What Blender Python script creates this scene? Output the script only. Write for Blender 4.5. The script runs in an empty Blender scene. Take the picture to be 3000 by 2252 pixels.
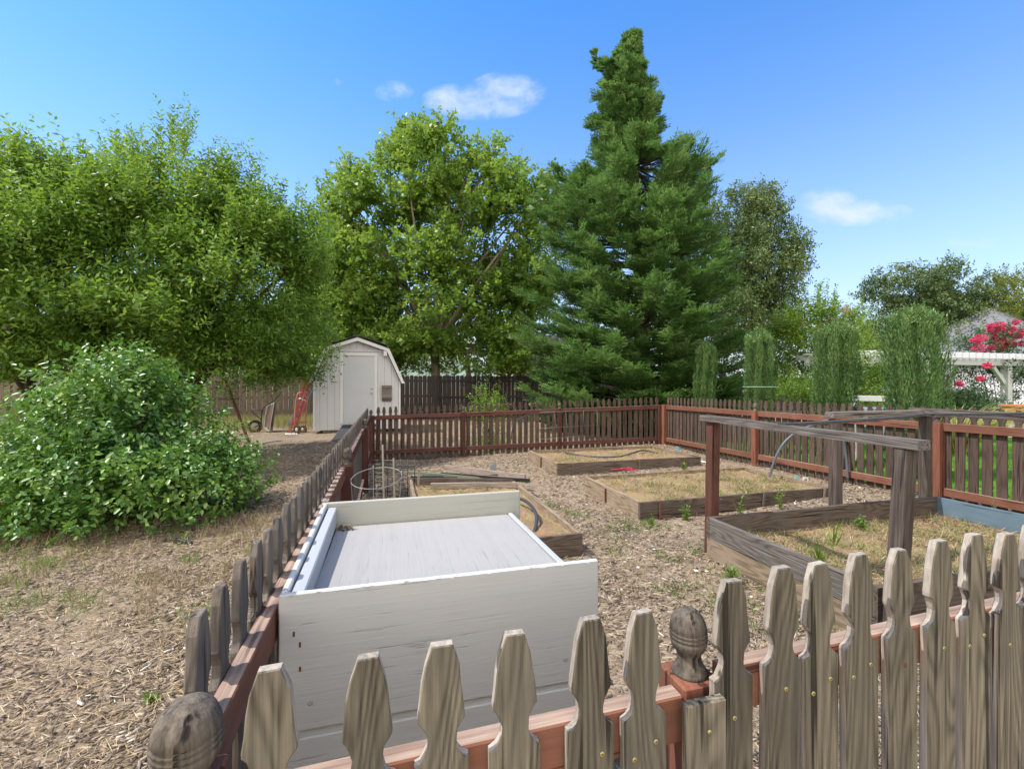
import bpy, bmesh, math, random
import numpy as np
from mathutils import Vector, Matrix

random.seed(7)
R = math.radians
scene = bpy.context.scene
COL = scene.collection
CAMZ, FPX = 1.62, 1320.0            # eye height; focal length in pixels of the 3000 px wide photo
UV2 = Vector((-0.262, 0.965, 0))    # garden axis running away
VV2 = Vector((0.965, 0.262, 0))     # garden axis running right


def P(px, py, y):
    return Vector(((px - 1500) / FPX * y, y, CAMZ - (py - 1126) / FPX * y))


def D(dx, dy, y):
    return P(dx * 1.3568, dy * 1.3568, y)


# ------------------------------------------------------------------ terrain
CTRL = np.array([
    (0, 0, 0), (-.5, .7, 0), (.35, .9, .02), (-3, 9.6, -.09), (3.52, 10.5, .22), (4.3, 7.9, .21), (5, 5.25, .27),
    (1.43, 4.97, .12), (.8, 7.4, .12), (3.4, 8.2, .14), (1.7, 3.92, .13), (4.3, 4.7, .2), (.63, 4.08, .06),
    (-.1, 6.8, .05), (-1.4, 6.4, 0), (-1.1, 3, -.02), (3, 2.3, .12), (-6, 4, -.03), (-8, 8, .0), (-4, 7, -.03),
    (-3.2, 11.5, .0), (-6.5, 13.5, .17), (-4.8, 13.5, .22), (-4.8, 12.3, .06), (-7, 11.8, .05), (-2.5, 14, .15),
    (-12, 17, .25), (-6, 18, .25), (0, 19, .2), (10, 22, .3), (12, 12, .22), (8, 6, .3), (12, 5, .35),
    (0, -3, 0), (-6, -2, 0), (6, -2, .2), (0, 40, .4), (-40, 40, .4), (40, 40, .6), (-40, 5, .2), (40, 5, .6)])


def tz(x, y):
    x = np.asarray(x, float); y = np.asarray(y, float)
    num = np.zeros_like(x); den = np.zeros_like(x)
    for cx, cy, cz in CTRL:
        w = 1.0 / (((x - cx) ** 2 + (y - cy) ** 2) + .35) ** 1.5
        num += w * cz; den += w
    return num / den


def gz(x, y):
    return float(tz(np.array([x]), np.array([y]))[0])


# ------------------------------------------------------------------ objects
WM = {}


def tag(o, label=None, cat=None, group=None, kind=None):
    if label: o['label'] = label
    if cat: o['category'] = cat
    if group: o['group'] = group
    if kind: o['kind'] = kind
    return o


def thing(name, loc, label, cat, group=None, rz=0.0):
    o = bpy.data.objects.new(name, None)
    COL.objects.link(o)
    o.empty_display_size = .1
    o.location = loc; o.rotation_euler = (0, 0, rz)
    WM[o.name] = Matrix.Translation(Vector(loc)) @ Matrix.Rotation(rz, 4, 'Z')
    return tag(o, label, cat, group)


def add(name, me, parent=None, M=None):
    """link mesh as an object whose WORLD matrix is M"""
    o = bpy.data.objects.new(name, me)
    COL.objects.link(o)
    M = M or Matrix.Identity(4)
    if parent is not None:
        o.parent = parent
        o.matrix_basis = WM[parent.name].inverted() @ M
    else:
        o.matrix_basis = M
    WM[o.name] = M
    return o


def frame_m(p0, p1, up=Vector((0, 0, 1))):
    p0, p1 = Vector(p0), Vector(p1)
    x = (p1 - p0).normalized()
    up = Vector(up)
    y = up.cross(x)
    if y.length < 1e-4: y = Vector((0, 1, 0)).cross(x)
    y.normalize()
    z = x.cross(y)
    M = Matrix((x, y, z)).transposed().to_4x4()
    M.translation = (p0 + p1) / 2
    return M, (p1 - p0).length


class MB:
    def __init__(s):
        s.v = []; s.f = []; s.mi = []; s.sm = []

    def addv(s, vs, fs, mi=0, smooth=False, M=None):
        b = len(s.v)
        for v in vs:
            v = Vector(v)
            s.v.append(M @ v if M is not None else v)
        for f in fs:
            s.f.append([b + i for i in f]); s.mi.append(mi); s.sm.append(smooth)

    def box(s, c, size, bev=.002, mi=0, M=None):
        h = [d / 2 for d in size]
        bev = min(bev, min(h) * .45)
        idx = {}; vs = []
        sg = [(a, b, c_) for a in (-1, 1) for b in (-1, 1) for c_ in (-1, 1)]
        for g in sg:
            for t in range(3):
                idx[g, t] = len(vs)
                vs.append([c[k] + g[k] * (h[k] - (0 if k == t else bev)) for k in range(3)])
        fs = []
        for a in range(3):
            b, c_ = (a + 1) % 3, (a + 2) % 3
            for sa in (-1, 1):
                loop = []
                for sb, sc in ((-1, -1), (1, -1), (1, 1), (-1, 1)):
                    g = [0, 0, 0]; g[a] = sa; g[b] = sb; g[c_] = sc
                    loop.append(idx[tuple(g), a])
                fs.append(loop)
            for sa in (-1, 1):
                for sb in (-1, 1):
                    g1 = [0, 0, 0]; g1[a] = sa; g1[b] = sb; g1[c_] = -1
                    g2 = list(g1); g2[c_] = 1
                    g1, g2 = tuple(g1), tuple(g2)
                    fs.append([idx[g1, a], idx[g2, a], idx[g2, b], idx[g1, b]])
        for g in sg:
            fs.append([idx[g, 0], idx[g, 1], idx[g, 2]])
        cc = Vector(c); out = []
        for f in fs:
            p = [Vector(vs[i]) for i in f]
            n = (p[1] - p[0]).cross(p[2] - p[0])
            m = sum(p, Vector()) / len(p) - cc
            out.append(f if n.dot(m) > 0 else f[::-1])
        s.addv(vs, out, mi, False, M)

    def beam(s, p0, p1, w, t, bev=.002, mi=0, up=Vector((0, 0, 1))):
        M, L = frame_m(p0, p1, up)
        s.box((0, 0, 0), (L, t, w), bev, mi, M)

    def tube(s, pts, rad, seg=8, mi=0, cap=True, M=None):
        pts = [Vector(p) for p in pts]
        n = len(pts)
        if not hasattr(rad, '__len__'): rad = [rad] * n
        vs = []; fs = []
        t0 = (pts[1] - pts[0]).normalized()
        ref = Vector((0, 0, 1)) if abs(t0.z) < .9 else Vector((1, 0, 0))
        a = t0.cross(ref).normalized()
        for i in range(n):
            t = (pts[min(i + 1, n - 1)] - pts[max(i - 1, 0)]).normalized()
            a = (a - t * a.dot(t)).normalized()
            b = t.cross(a)
            for k in range(seg):
                an = 2 * math.pi * k / seg
                vs.append(pts[i] + (a * math.cos(an) + b * math.sin(an)) * rad[i])
        for i in range(n - 1):
            for k in range(seg):
                k2 = (k + 1) % seg
                fs.append([i * seg + k, i * seg + k2, (i + 1) * seg + k2, (i + 1) * seg + k])
        s.addv(vs, fs, mi, True, M)
        if cap:
            b = len(s.v) - len(vs)
            s.f.append([b + k for k in range(seg)][::-1]); s.mi.append(mi); s.sm.append(False)
            s.f.append([b + (n - 1) * seg + k for k in range(seg)]); s.mi.append(mi); s.sm.append(False)

    def lathe(s, prof, seg=24, mi=0, M=None):
        vs = []; fs = []
        for r, z in prof:
            for k in range(seg):
                an = 2 * math.pi * k / seg
                vs.append((r * math.cos(an), r * math.sin(an), z))
        for i in range(len(prof) - 1):
            for k in range(seg):
                k2 = (k + 1) % seg
                fs.append([i * seg + k, i * seg + k2, (i + 1) * seg + k2, (i + 1) * seg + k])
        fs.append([(len(prof) - 1) * seg + k for k in range(seg)])
        fs.append([k for k in range(seg)][::-1])
        s.addv(vs, fs, mi, True, M)

    def prism(s, outl, t, M=None, mi=0, bev=0.0):
        """outline in local XZ (counter-clockwise seen from -Y), thickness t along Y centred"""
        n = len(outl)
        cx = sum(p[0] for p in outl) / n; cz = sum(p[1] for p in outl) / n
        rings = []
        if bev:
            q = []
            for i in range(n):
                a = Vector((outl[i - 1][0], outl[i - 1][1])); b = Vector(outl[i][:2]); c = Vector((outl[(i + 1) % n][0], outl[(i + 1) % n][1]))
                d1 = (b - a).normalized(); d2 = (c - b).normalized()
                nn = Vector((-(d1 + d2).y, (d1 + d2).x))
                if nn.length < 1e-5: nn = Vector((-d1.y, d1.x))
                nn.normalize()
                q.append((b.x + nn.x * bev, b.y + nn.y * bev))
            rings = [(q, -t / 2), (outl, -t / 2 + bev), (outl, t / 2 - bev), (q, t / 2)]
        else:
            rings = [(outl, -t / 2), (outl, t / 2)]
        vs = []
        for o, y in rings:
            vs += [(p[0], y, p[1]) for p in o]
        fs = []
        for r in range(len(rings) - 1):
            for i in range(n):
                j = (i + 1) % n
                fs.append([r * n + i, (r + 1) * n + i, (r + 1) * n + j, r * n + j])
        fs.append([i for i in range(n)])
        fs.append([(len(rings) - 1) * n + i for i in range(n)][::-1])
        s.addv(vs, fs, mi, False, M)

    def mesh(s, name, *mats):
        me = bpy.data.meshes.new(name)
        me.from_pydata([tuple(v) for v in s.v], [], s.f)
        for m in mats: me.materials.append(m)
        me.polygons.foreach_set('material_index', s.mi)
        me.polygons.foreach_set('use_smooth', s.sm)
        me.update()
        return me

    def build(s, name, mats, parent=None, M=None):
        """verts given in WORLD coordinates unless M is given (then local to M)"""
        if not isinstance(mats, (list, tuple)): mats = [mats]
        if M is None:
            c = sum(s.v, Vector()) / len(s.v)
            M = Matrix.Translation(c)
            s.v = [v - c for v in s.v]
        return add(name, s.mesh(name, *mats), parent, M)


def board(name, p0, p1, w, t, mat, parent=None, bev=.003, up=Vector((0, 0, 1)), warp=0.0):
    """a plank from p0 to p1 (w along up, t across) with its own frame: grain runs along local X"""
    M, L = frame_m(p0, p1, up)
    m = MB()
    if warp:
        n = 8
        rings = []
        for i in range(n + 1):
            x = -L / 2 + L * i / n
            o = math.sin(i * 1.3 + L * 7) * warp; q = math.cos(i * .9 + L * 3) * warp
            rings.append([(x, -t / 2 + o, -w / 2 + q), (x, t / 2 + o, -w / 2 + q), (x, t / 2 + o, w / 2 + q), (x, -t / 2 + o, w / 2 + q)])
        vs = [v for r in rings for v in r]; fs = []
        for i in range(n):
            for k in range(4):
                k2 = (k + 1) % 4
                fs.append([i * 4 + k, (i + 1) * 4 + k, (i + 1) * 4 + k2, i * 4 + k2])
        fs.append([0, 1, 2, 3]); fs.append([n * 4 + k for k in (3, 2, 1, 0)])
        m.addv(vs, fs)
    else:
        m.box((0, 0, 0), (L, t, w), bev)
    return add(name, m.mesh(name, mat), parent, M)


# ------------------------------------------------------------------ materials
def newmat(name):
    m = bpy.data.materials.new(name); m.use_nodes = True
    nt = m.node_tree; nt.nodes.clear()
    out = nt.nodes.new('ShaderNodeOutputMaterial')
    return m, nt, out


class NT:
    def __init__(s, nt): s.nt = nt

    def n(s, typ, **kw):
        nd = s.nt.nodes.new('ShaderNode' + typ)
        ins = kw.pop('ins', {})
        for k, v in kw.items(): setattr(nd, k, v)
        for k, v in ins.items():
            if hasattr(v, 'is_output') or isinstance(v, bpy.types.NodeSocket): s.nt.links.new(v, nd.inputs[k])
            else: nd.inputs[k].default_value = v
        return nd

    def math(s, op, a, b=0.0, clamp=False):
        nd = s.nt.nodes.new('ShaderNodeMath'); nd.operation = op; nd.use_clamp = clamp
        for i, v in enumerate((a, b)):
            if isinstance(v, bpy.types.NodeSocket): s.nt.links.new(v, nd.inputs[i])
            else: nd.inputs[i].default_value = v
        return nd.outputs[0]

    def mix(s, f, a, b, mode='MIX'):
        nd = s.nt.nodes.new('ShaderNodeMix'); nd.data_type = 'RGBA'; nd.blend_type = mode
        for i, v in ((0, f), (6, a), (7, b)):
            if isinstance(v, bpy.types.NodeSocket): s.nt.links.new(v, nd.inputs[i])
            else: nd.inputs[i].default_value = v if i == 0 else (*v[:3], 1)
        return nd.outputs[2]

    def ramp(s, f, stops, interp='LINEAR'):
        nd = s.nt.nodes.new('ShaderNodeValToRGB'); nd.color_ramp.interpolation = interp
        e = nd.color_ramp.elements
        while len(e) > 1: e.remove(e[-1])
        for i, (p, c) in enumerate(stops):
            el = e[0] if i == 0 else e.new(p)
            el.position = p
            el.color = (c, c, c, 1) if not hasattr(c, '__len__') else (*c[:3], 1)
        s.nt.links.new(f, nd.inputs[0])
        return nd.outputs[0]

    def noise(s, vec, scale, detail=4, rough=.55, dist=0.0):
        nd = s.n('TexNoise', ins={'Scale': scale, 'Detail': detail, 'Roughness': rough, 'Distortion': dist})
        if vec is not None: s.nt.links.new(vec, nd.inputs['Vector'])
        return nd.outputs[0]

    def link(s, a, b): s.nt.links.new(a, b)


def objcoord(t, scale, rnd=41.0):
    tc = t.n('TexCoord'); oi = t.n('ObjectInfo')
    r = t.math('MULTIPLY', oi.outputs['Random'], rnd)
    ad = t.n('VectorMath', operation='ADD'); t.link(tc.outputs['Object'], ad.inputs[0]); t.link(r, ad.inputs[1])
    mp = t.n('Mapping'); t.link(ad.outputs[0], mp.inputs['Vector']); mp.inputs['Scale'].default_value = scale
    return mp.outputs[0], oi.outputs['Random'], ad.outputs[0]


def wood(name, light, dark, axis='X', rough=.85, ring=.5, fibre=.5, bump=.5, var=.35, blotch=None, spec=.25, ringf=30.0):
    m, nt, out = newmat(name); t = NT(nt)
    lo = {'X': (1, 0, 0), 'Z': (0, 0, 1)}[axis]
    sc1 = tuple(3.5 if a else 120.0 for a in lo)
    sc2 = tuple(1.1 if a else 9.0 for a in lo)
    v1, rnd, base = objcoord(t, sc1)
    mp2 = t.n('Mapping'); t.link(base, mp2.inputs['Vector']); mp2.inputs['Scale'].default_value = sc2
    fib = t.noise(v1, 1.0, 5, .65)
    cont = t.noise(mp2.outputs[0], 1.0, 1.5, .4, .3)
    rings = t.math('SINE', t.math('MULTIPLY', cont, ringf * 2.2))
    rings = t.math('ADD', t.math('MULTIPLY', rings, .5), .5)
    rings = t.math('POWER', rings, 1.6)
    fibs = t.ramp(fib, [(.36, 0.0), (.64, 1.0)])
    fac = t.math('ADD', t.math('MULTIPLY', fibs, fibre), t.math('MULTIPLY', rings, ring), True)
    col = t.mix(fac, light, dark)
    big = t.noise(base, 4.5, 3, .6)
    if blotch is not None:
        col = t.mix(t.ramp(big, [(.42, 0.0), (.68, .8)]), col, blotch)
    val = t.math('ADD', t.math('MULTIPLY', rnd, var), 1 - var / 2)
    val = t.math('MULTIPLY', val, t.math('ADD', t.math('MULTIPLY', big, .5), .75))
    hs = t.n('HueSaturation', ins={'Color': col, 'Value': val})
    ck = t.noise(v1, .38, 2, .5)
    crack = t.ramp(ck, [(.32, 1.0), (.37, 0.0)])
    col2 = t.mix(t.math('MULTIPLY', crack, .8), hs.outputs[0], tuple(c * .2 for c in dark))
    b = t.n('BsdfPrincipled', ins={'Base Color': col2, 'Roughness': rough, 'Specular IOR Level': spec})
    hgt = t.math('SUBTRACT', t.math('ADD', t.math('MULTIPLY', fib, .7), t.math('MULTIPLY', rings, -.3)), crack)
    bp = t.n('Bump', ins={'Strength': bump, 'Distance': .006, 'Height': hgt})
    t.link(bp.outputs[0], b.inputs['Normal'])
    t.link(b.outputs[0], out.inputs[0])
    return m


def plain(name, col, rough=.6, metal=0.0, spec=.4, noise=.15, nscale=12, bump=0.0):
    m, nt, out = newmat(name); t = NT(nt)
    v, rnd, base = objcoord(t, (1, 1, 1))
    nz = t.noise(base, nscale, 5, .6)
    hs = t.n('HueSaturation', ins={'Color': (*col, 1), 'Value': t.math('ADD', t.math('MULTIPLY', nz, noise * 2), 1 - noise)})
    b = t.n('BsdfPrincipled', ins={'Base Color': hs.outputs[0], 'Roughness': rough, 'Metallic': metal, 'Specular IOR Level': spec})
    if bump:
        bp = t.n('Bump', ins={'Strength': bump, 'Distance': .005, 'Height': t.noise(base, nscale * 3, 4)})
        t.link(bp.outputs[0], b.inputs['Normal'])
    t.link(b.outputs[0], out.inputs[0])
    return m


def paint(name, col, axis='X', crackc=(.25, .25, .22), amt=.55, rough=.6, thr=.34):
    """weathered paint over rough-sawn plywood: fine checks along the grain"""
    m, nt, out = newmat(name); t = NT(nt)
    sc = {'X': (5, 170, 170), 'Y': (170, 5, 170), 'Z': (170, 170, 5)}[axis]
    v, rnd, base = objcoord(t, sc)
    n1 = t.noise(v, 1.0, 3, .55)
    n2 = t.noise(base, 5.0, 4, .6)
    n3 = t.noise(v, .22, 2, .5)
    lim = t.math('SUBTRACT', n1, t.math('MULTIPLY', t.math('SUBTRACT', n2, .5), .35))
    ck = t.ramp(lim, [(thr - .08, 1.0), (thr, 0.0)])
    dirt = t.mix(t.math('ADD', t.ramp(n2, [(.4, 0.0), (.75, .18)]), t.ramp(n3, [(.3, .22), (.55, 0.0)])), col, tuple(c * .78 for c in col))
    c2 = t.mix(t.math('MULTIPLY', ck, amt), dirt, crackc)
    b = t.n('BsdfPrincipled', ins={'Base Color': c2, 'Roughness': rough, 'Specular IOR Level': .3})
    bp = t.n('Bump', ins={'Strength': .5, 'Distance': .003, 'Height': t.math('SUBTRACT', t.math('MULTIPLY', n1, .6), ck)})
    t.link(bp.outputs[0], b.inputs['Normal']); t.link(b.outputs[0], out.inputs[0])
    return m


def leafmat(name, dark, mid, light, rough=.45, trans=.35, tcol=None, spec=.5, big=.9):
    m, nt, out = newmat(name); t = NT(nt)
    g = t.n('NewGeometry'); tc = t.n('TexCoord')
    nz = t.noise(tc.outputs['Object'], big, 2, .5)
    f = t.math('ADD', t.math('MULTIPLY', g.outputs['Random Per Island'], .65), t.math('MULTIPLY', t.math('SUBTRACT', nz, .35), 1.0), True)
    col = t.ramp(f, [(.0, dark), (.5, mid), (1.0, light)])
    b = t.n('BsdfPrincipled', ins={'Base Color': col, 'Roughness': rough, 'Specular IOR Level': spec})
    tcn = t.mix(.6, col, tcol or tuple(min(1, c * 1.6) for c in light))
    tr = t.n('BsdfTranslucent', ins={'Color': tcn})
    mx = t.n('MixShader', ins={'Fac': trans})
    t.link(b.outputs[0], mx.inputs[1]); t.link(tr.outputs[0], mx.inputs[2]); t.link(mx.outputs[0], out.inputs[0])
    return m


def bitmat(name, stops, rough=.9, spec=.2):
    m, nt, out = newmat(name); t = NT(nt)
    g = t.n('NewGeometry')
    col = t.ramp(g.outputs['Random Per Island'], stops)
    b = t.n('BsdfPrincipled', ins={'Base Color': col, 'Roughness': rough, 'Specular IOR Level': spec})
    t.link(b.outputs[0], out.inputs[0])
    return m


# ------------------------------------------------------------------ leaf clouds
def fast_mesh(name, verts, faces, mat, smooth=False):
    me = bpy.data.meshes.new(name)
    nv, nf, k = len(verts), len(faces), faces.shape[1]
    me.vertices.add(nv); me.loops.add(nf * k); me.polygons.add(nf)
    me.vertices.foreach_set('co', verts.astype(np.float32).ravel())
    me.polygons.foreach_set('loop_start', np.arange(0, nf * k, k, dtype=np.int32))
    me.loops.foreach_set('vertex_index', faces.astype(np.int32).ravel())
    me.update(calc_edges=True)
    me.materials.append(mat)
    if smooth: me.polygons.foreach_set('use_smooth', np.ones(nf, bool))
    return me


def nrm(a):
    return a / np.maximum(np.linalg.norm(a, axis=1, keepdims=True), 1e-9)


def leaves(pos, d, n, L, W, mid=.45, fold=.12, six=False):
    """kites (or six-vertex folded leaves); returns verts, faces"""
    N = len(pos)
    L = np.broadcast_to(np.asarray(L, float), (N,))[:, None]; W = np.broadcast_to(np.asarray(W, float), (N,))[:, None]
    d = nrm(d); s = nrm(np.cross(n, d)); n = np.cross(d, s)
    if not six:
        v = np.stack([pos, pos + d * L * mid + s * W * .5 + n * W * fold, pos + d * L, pos + d * L * mid - s * W * .5 + n * W * fold], 1)
        return v.reshape(-1, 3), np.arange(N * 4).reshape(N, 4)
    dr = -n * L * .12
    v = np.stack([pos, pos + d * L * .28 + s * W * .45 + n * W * fold, pos + d * L * .68 + s * W * .42 + n * W * fold + dr * .4, pos + d * L + dr,
                  pos + d * L * .68 - s * W * .42 + n * W * fold + dr * .4, pos + d * L * .28 - s * W * .45 + n * W * fold], 1)
    b = np.arange(N)[:, None] * 6
    f = np.concatenate([b + np.array([[0, 1, 2, 3]]), b + np.array([[0, 3, 4, 5]])], 1).reshape(-1, 4)
    return v.reshape(-1, 3), f


def join(parts):
    vs, fs, b = [], [], 0
    for v, f in parts:
        vs.append(v); fs.append(f + b); b += len(v)
    return np.concatenate(vs), np.concatenate(fs)


def sprigs(rng, base, out, n_leaf, tl, ll, lw, up=.5, jit=.6, droop=.0, flat=.6, six=False, lift=.5, fold=.12, mid=.45):
    """leafy twigs: every twig starts at base and carries n_leaf leaves"""
    N = len(base)
    d = nrm(nrm(out) + np.array([0, 0, up]) + rng.normal(0, jit, (N, 3)))
    tl = np.broadcast_to(np.asarray(tl, float), (N,)) * rng.uniform(.55, 1.25, N)
    a = nrm(np.cross(d, rng.normal(0, 1, (N, 3)))); b = np.cross(d, a)
    pos, dr = [], []
    for i in range(n_leaf):
        f = (i + rng.uniform(.1, .9, N)) / n_leaf
        p = base + d * (tl * f)[:, None]
        p[:, 2] -= droop * tl * f * f
        an = i * 2.4 + rng.uniform(-.5, .5, N)
        r = a * np.cos(an)[:, None] + b * np.sin(an)[:, None]
        pos.append(p); dr.append(d * lift + r + rng.normal(0, .25, (N, 3)))
    pos = np.concatenate(pos); dr = np.concatenate(dr)
    M = len(pos)
    nn = np.array([0, 0, 1.0]) * flat + rng.normal(0, .5, (M, 3))
    return leaves(pos, dr, nn, ll * rng.uniform(.65, 1.25, M), lw * rng.uniform(.7, 1.2, M), six=six, fold=fold, mid=mid)


def lobe_points(rng, lobes, n, clumps=9, inner=.55, csize=.3):
    """points in clumps spread through ellipsoid lobes; also the outward direction"""
    w = np.array([(l[1][0] * l[1][1] * l[1][2]) ** (2 / 3) for l in lobes]); w = w / w.sum()
    P_, O_ = [], []
    for (c, r), ww in zip(lobes, w):
        c = np.array(c); r = np.array(r)
        m = max(8, int(n * ww)); k = max(6, int(clumps))
        u = nrm(rng.normal(0, 1, (k, 3))) * (rng.uniform(inner ** 3, 1.0, k) ** (1 / 3) * rng.uniform(.88, 1.2, k))[:, None]
        ci = rng.integers(0, k, m)
        q = u[ci] + rng.normal(0, csize, (m, 3))
        ln = np.linalg.norm(q, axis=1, keepdims=True)
        q = np.where(ln > 1.25, q / ln * 1.25 * rng.uniform(.8, 1, (m, 1)), q)
        P_.append(c + q * r); O_.append(nrm(q * r + 1e-6))
    return np.concatenate(P_), np.concatenate(O_)


def lobe(dx, dy, rx, ry, y, rd=None, dy_=0.0):
    s = 1.3568 * y / FPX
    return (tuple(D(dx, dy, y + dy_)), (rx * s, rd or (rx + ry) * .5 * s, ry * s))


def bez(p0, p1, p2, n=8):
    return [(1 - t) ** 2 * p0 + 2 * t * (1 - t) * p1 + t * t * p2 for t in [i / (n - 1) for i in range(n)]]
# ------------------------------------------------------------------ palette
W_FRONT = wood('weathered_picket_wood', (.215, .188, .132), (.055, .046, .033), 'Z', ring=.42, fibre=.6, bump=1.0, var=.5, blotch=(.095, .086, .068), ringf=52)
W_EDGE = wood('sunlit_pale_edge_wood', (.38, .33, .275), (.17, .14, .11), 'Z', ring=.2, fibre=.6, bump=.8, var=.3)  # weathered cut edges, coloured brighter still to show the sun on them
W_BROWN = wood('brown_picket_wood', (.12, .078, .057), (.042, .027, .02), 'Z', ring=.5, fibre=.5, bump=.6, var=.45, blotch=(.075, .056, .045))
W_GREY = wood('grey_picket_wood', (.20, .165, .13), (.06, .047, .037), 'Z', ring=.45, fibre=.55, bump=.7, var=.35, blotch=(.10, .09, .08))
W_RED = wood('red_stained_rail_wood', (.20, .08, .046), (.115, .045, .028), 'X', ring=.3, fibre=.4, bump=.35, var=.25, blotch=(.17, .082, .055))
W_MAR = wood('shaded_red_rail_wood', (.115, .042, .03), (.06, .023, .018), 'X', ring=.3, fibre=.4, bump=.35, var=.25, blotch=(.09, .045, .036))  # red rail stain darkened where the visible face lies in shade
W_POST_SHADE = wood('shaded_red_post_wood', (.095, .036, .028), (.05, .02, .016), 'Z', ring=.3, fibre=.4, bump=.35, var=.25)  # post stain darkened the same way, shade put into the colour
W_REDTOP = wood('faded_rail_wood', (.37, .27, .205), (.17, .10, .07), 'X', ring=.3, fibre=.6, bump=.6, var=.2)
W_POST = wood('red_stained_post_wood', (.205, .08, .047), (.115, .043, .028), 'Z', ring=.3, fibre=.4, bump=.35, var=.25)
W_DPOST = wood('brown_stained_post_wood', (.12, .05, .034), (.06, .026, .018), 'Z', ring=.35, fibre=.4, bump=.4, var=.2)
W_FIN = wood('grey_finial_wood', (.155, .13, .10), (.045, .036, .028), 'Z', ring=.25, fibre=.7, bump=.9, var=.2, ringf=26)
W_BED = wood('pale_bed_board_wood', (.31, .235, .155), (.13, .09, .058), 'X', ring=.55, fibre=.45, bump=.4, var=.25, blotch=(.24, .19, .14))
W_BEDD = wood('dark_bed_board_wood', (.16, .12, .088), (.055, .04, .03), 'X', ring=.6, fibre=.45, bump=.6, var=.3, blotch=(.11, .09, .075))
W_FRAME = wood('grey_frame_wood', (.20, .175, .15), (.06, .05, .043), 'X', ring=.35, fibre=.65, bump=.8, var=.3)
W_FRAMEZ = wood('dark_frame_post_wood', (.125, .098, .08), (.045, .034, .028), 'Z', ring=.35, fibre=.6, bump=.7, var=.3)
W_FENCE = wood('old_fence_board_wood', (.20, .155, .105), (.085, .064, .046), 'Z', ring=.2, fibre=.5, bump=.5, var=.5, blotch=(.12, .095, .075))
W_FENCE_SHADE = wood('shaded_fence_board_wood', (.058, .047, .042), (.025, .02, .018), 'Z', ring=.2, fibre=.5, bump=.5, var=.5)  # fence boards with the shade of the trees put into the colour
W_PROP = wood('red_brown_prop_wood', (.20, .085, .055), (.09, .036, .025), 'X', ring=.2, fibre=.5, bump=.4, var=.2)
W_LUM = wood('silvered_plank_wood', (.36, .30, .25), (.17, .13, .105), 'X', ring=.3, fibre=.6, bump=.5, var=.35)
W_BLUE = wood('blue_grey_composite', (.115, .165, .20), (.085, .125, .155), 'X', ring=.1, fibre=.35, bump=.15, var=.1, rough=.55)
P_BOXX = paint('white_paint_on_plywood', (.51, .505, .48), 'X', amt=.6, thr=.335)
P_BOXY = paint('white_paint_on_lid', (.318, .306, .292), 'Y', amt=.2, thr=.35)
P_SAGE = paint('greenish_white_paint', (.37, .365, .315), 'X', amt=.3, thr=.35)
P_PALE = paint('bluish_white_paint', (.37, .385, .40), 'X', amt=.2)
P_BLUE = plain('blue_paint', (.05, .10, .27), .5)
P_SHED = paint('white_siding_paint', (.56, .555, .56), 'Z', amt=.1)
P_TRIM = plain('white_trim_paint', (.66, .64, .62), .55, noise=.05)
P_DOOR = plain('pale_grey_door_paint', (.50, .505, .515), .45, noise=.04)
P_WHITE = plain('white_pergola_paint', (.56, .56, .56), .5, noise=.06)
M_SHING = plain('grey_brown_shingles', (.075, .068, .06), .9, noise=.6, nscale=9, bump=.6)
M_ROOF = plain('grey_roof_shingles', (.155, .155, .165), .9, noise=.3, nscale=6, bump=.4)
M_STUC = plain('beige_stucco', (.52, .42, .29), .9, noise=.06)
M_WSTUC = plain('white_stucco', (.66, .67, .70), .9, noise=.04)
M_STEEL = plain('galvanised_steel', (.55, .55, .53), .35, metal=.9)
M_WIRE = plain('galvanised_wire', (.26, .25, .235), .5, metal=.3)
W_BLKL = wood('black_weathered_lath', (.07, .066, .064), (.028, .026, .026), 'X', ring=.2, fibre=.6, bump=.7)
M_BLACK = plain('black_plastic', (.025, .027, .03), .45)
M_HOSE = plain('faded_black_hose', (.045, .05, .06), .5)
M_RUBB = plain('black_rubber', (.02, .02, .02), .75)
M_RED = plain('red_paint', (.40, .085, .055), .45, noise=.25)
M_LBLUE = plain('faded_blue_fibreglass', (.16, .28, .38), .5)
M_GREYP = plain('grey_tray_enamel', (.40, .39, .38), .5, noise=.2)
M_TRAYB = plain('rusty_tray_inside', (.15, .10, .07), .7, noise=.4)
M_BRASS = plain('zinc_screw', (.42, .37, .16), .4, metal=.6)
M_RUST = plain('rusted_screw', (.13, .055, .025), .8)
M_KNOB = plain('satin_nickel', (.45, .42, .36), .3, metal=.9)
M_BOXM = plain('grey_brown_mailbox_metal', (.15, .125, .095), .5, noise=.2)
M_RAMP = plain('dark_rubber_mat', (.035, .037, .042), .7, noise=.3)
M_BRKT = plain('rusty_iron', (.13, .06, .035), .85)
M_TAGB = plain('teal_tag_plastic', (.25, .55, .55), .5)
M_TAGW = plain('white_tag_plastic', (.75, .78, .76), .5)
M_PINK = plain('pink_twine', (.75, .04, .12), .6)
M_TERRA = plain('terracotta', (.40, .15, .06), .8)
M_GRN = plain('green_tag_print', (.12, .28, .03), .5)
M_BARK = plain('grey_brown_bark', (.10, .075, .055), .95, noise=.5, nscale=9, bump=.9)
M_BARKP = plain('dark_plum_bark', (.06, .04, .03), .95, noise=.5, nscale=9, bump=.9)
M_BARKS = plain('pale_sycamore_bark', (.24, .19, .13), .9, noise=.4, nscale=5, bump=.5)
M_STALK = plain('green_stalk', (.10, .13, .04), .8)

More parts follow.
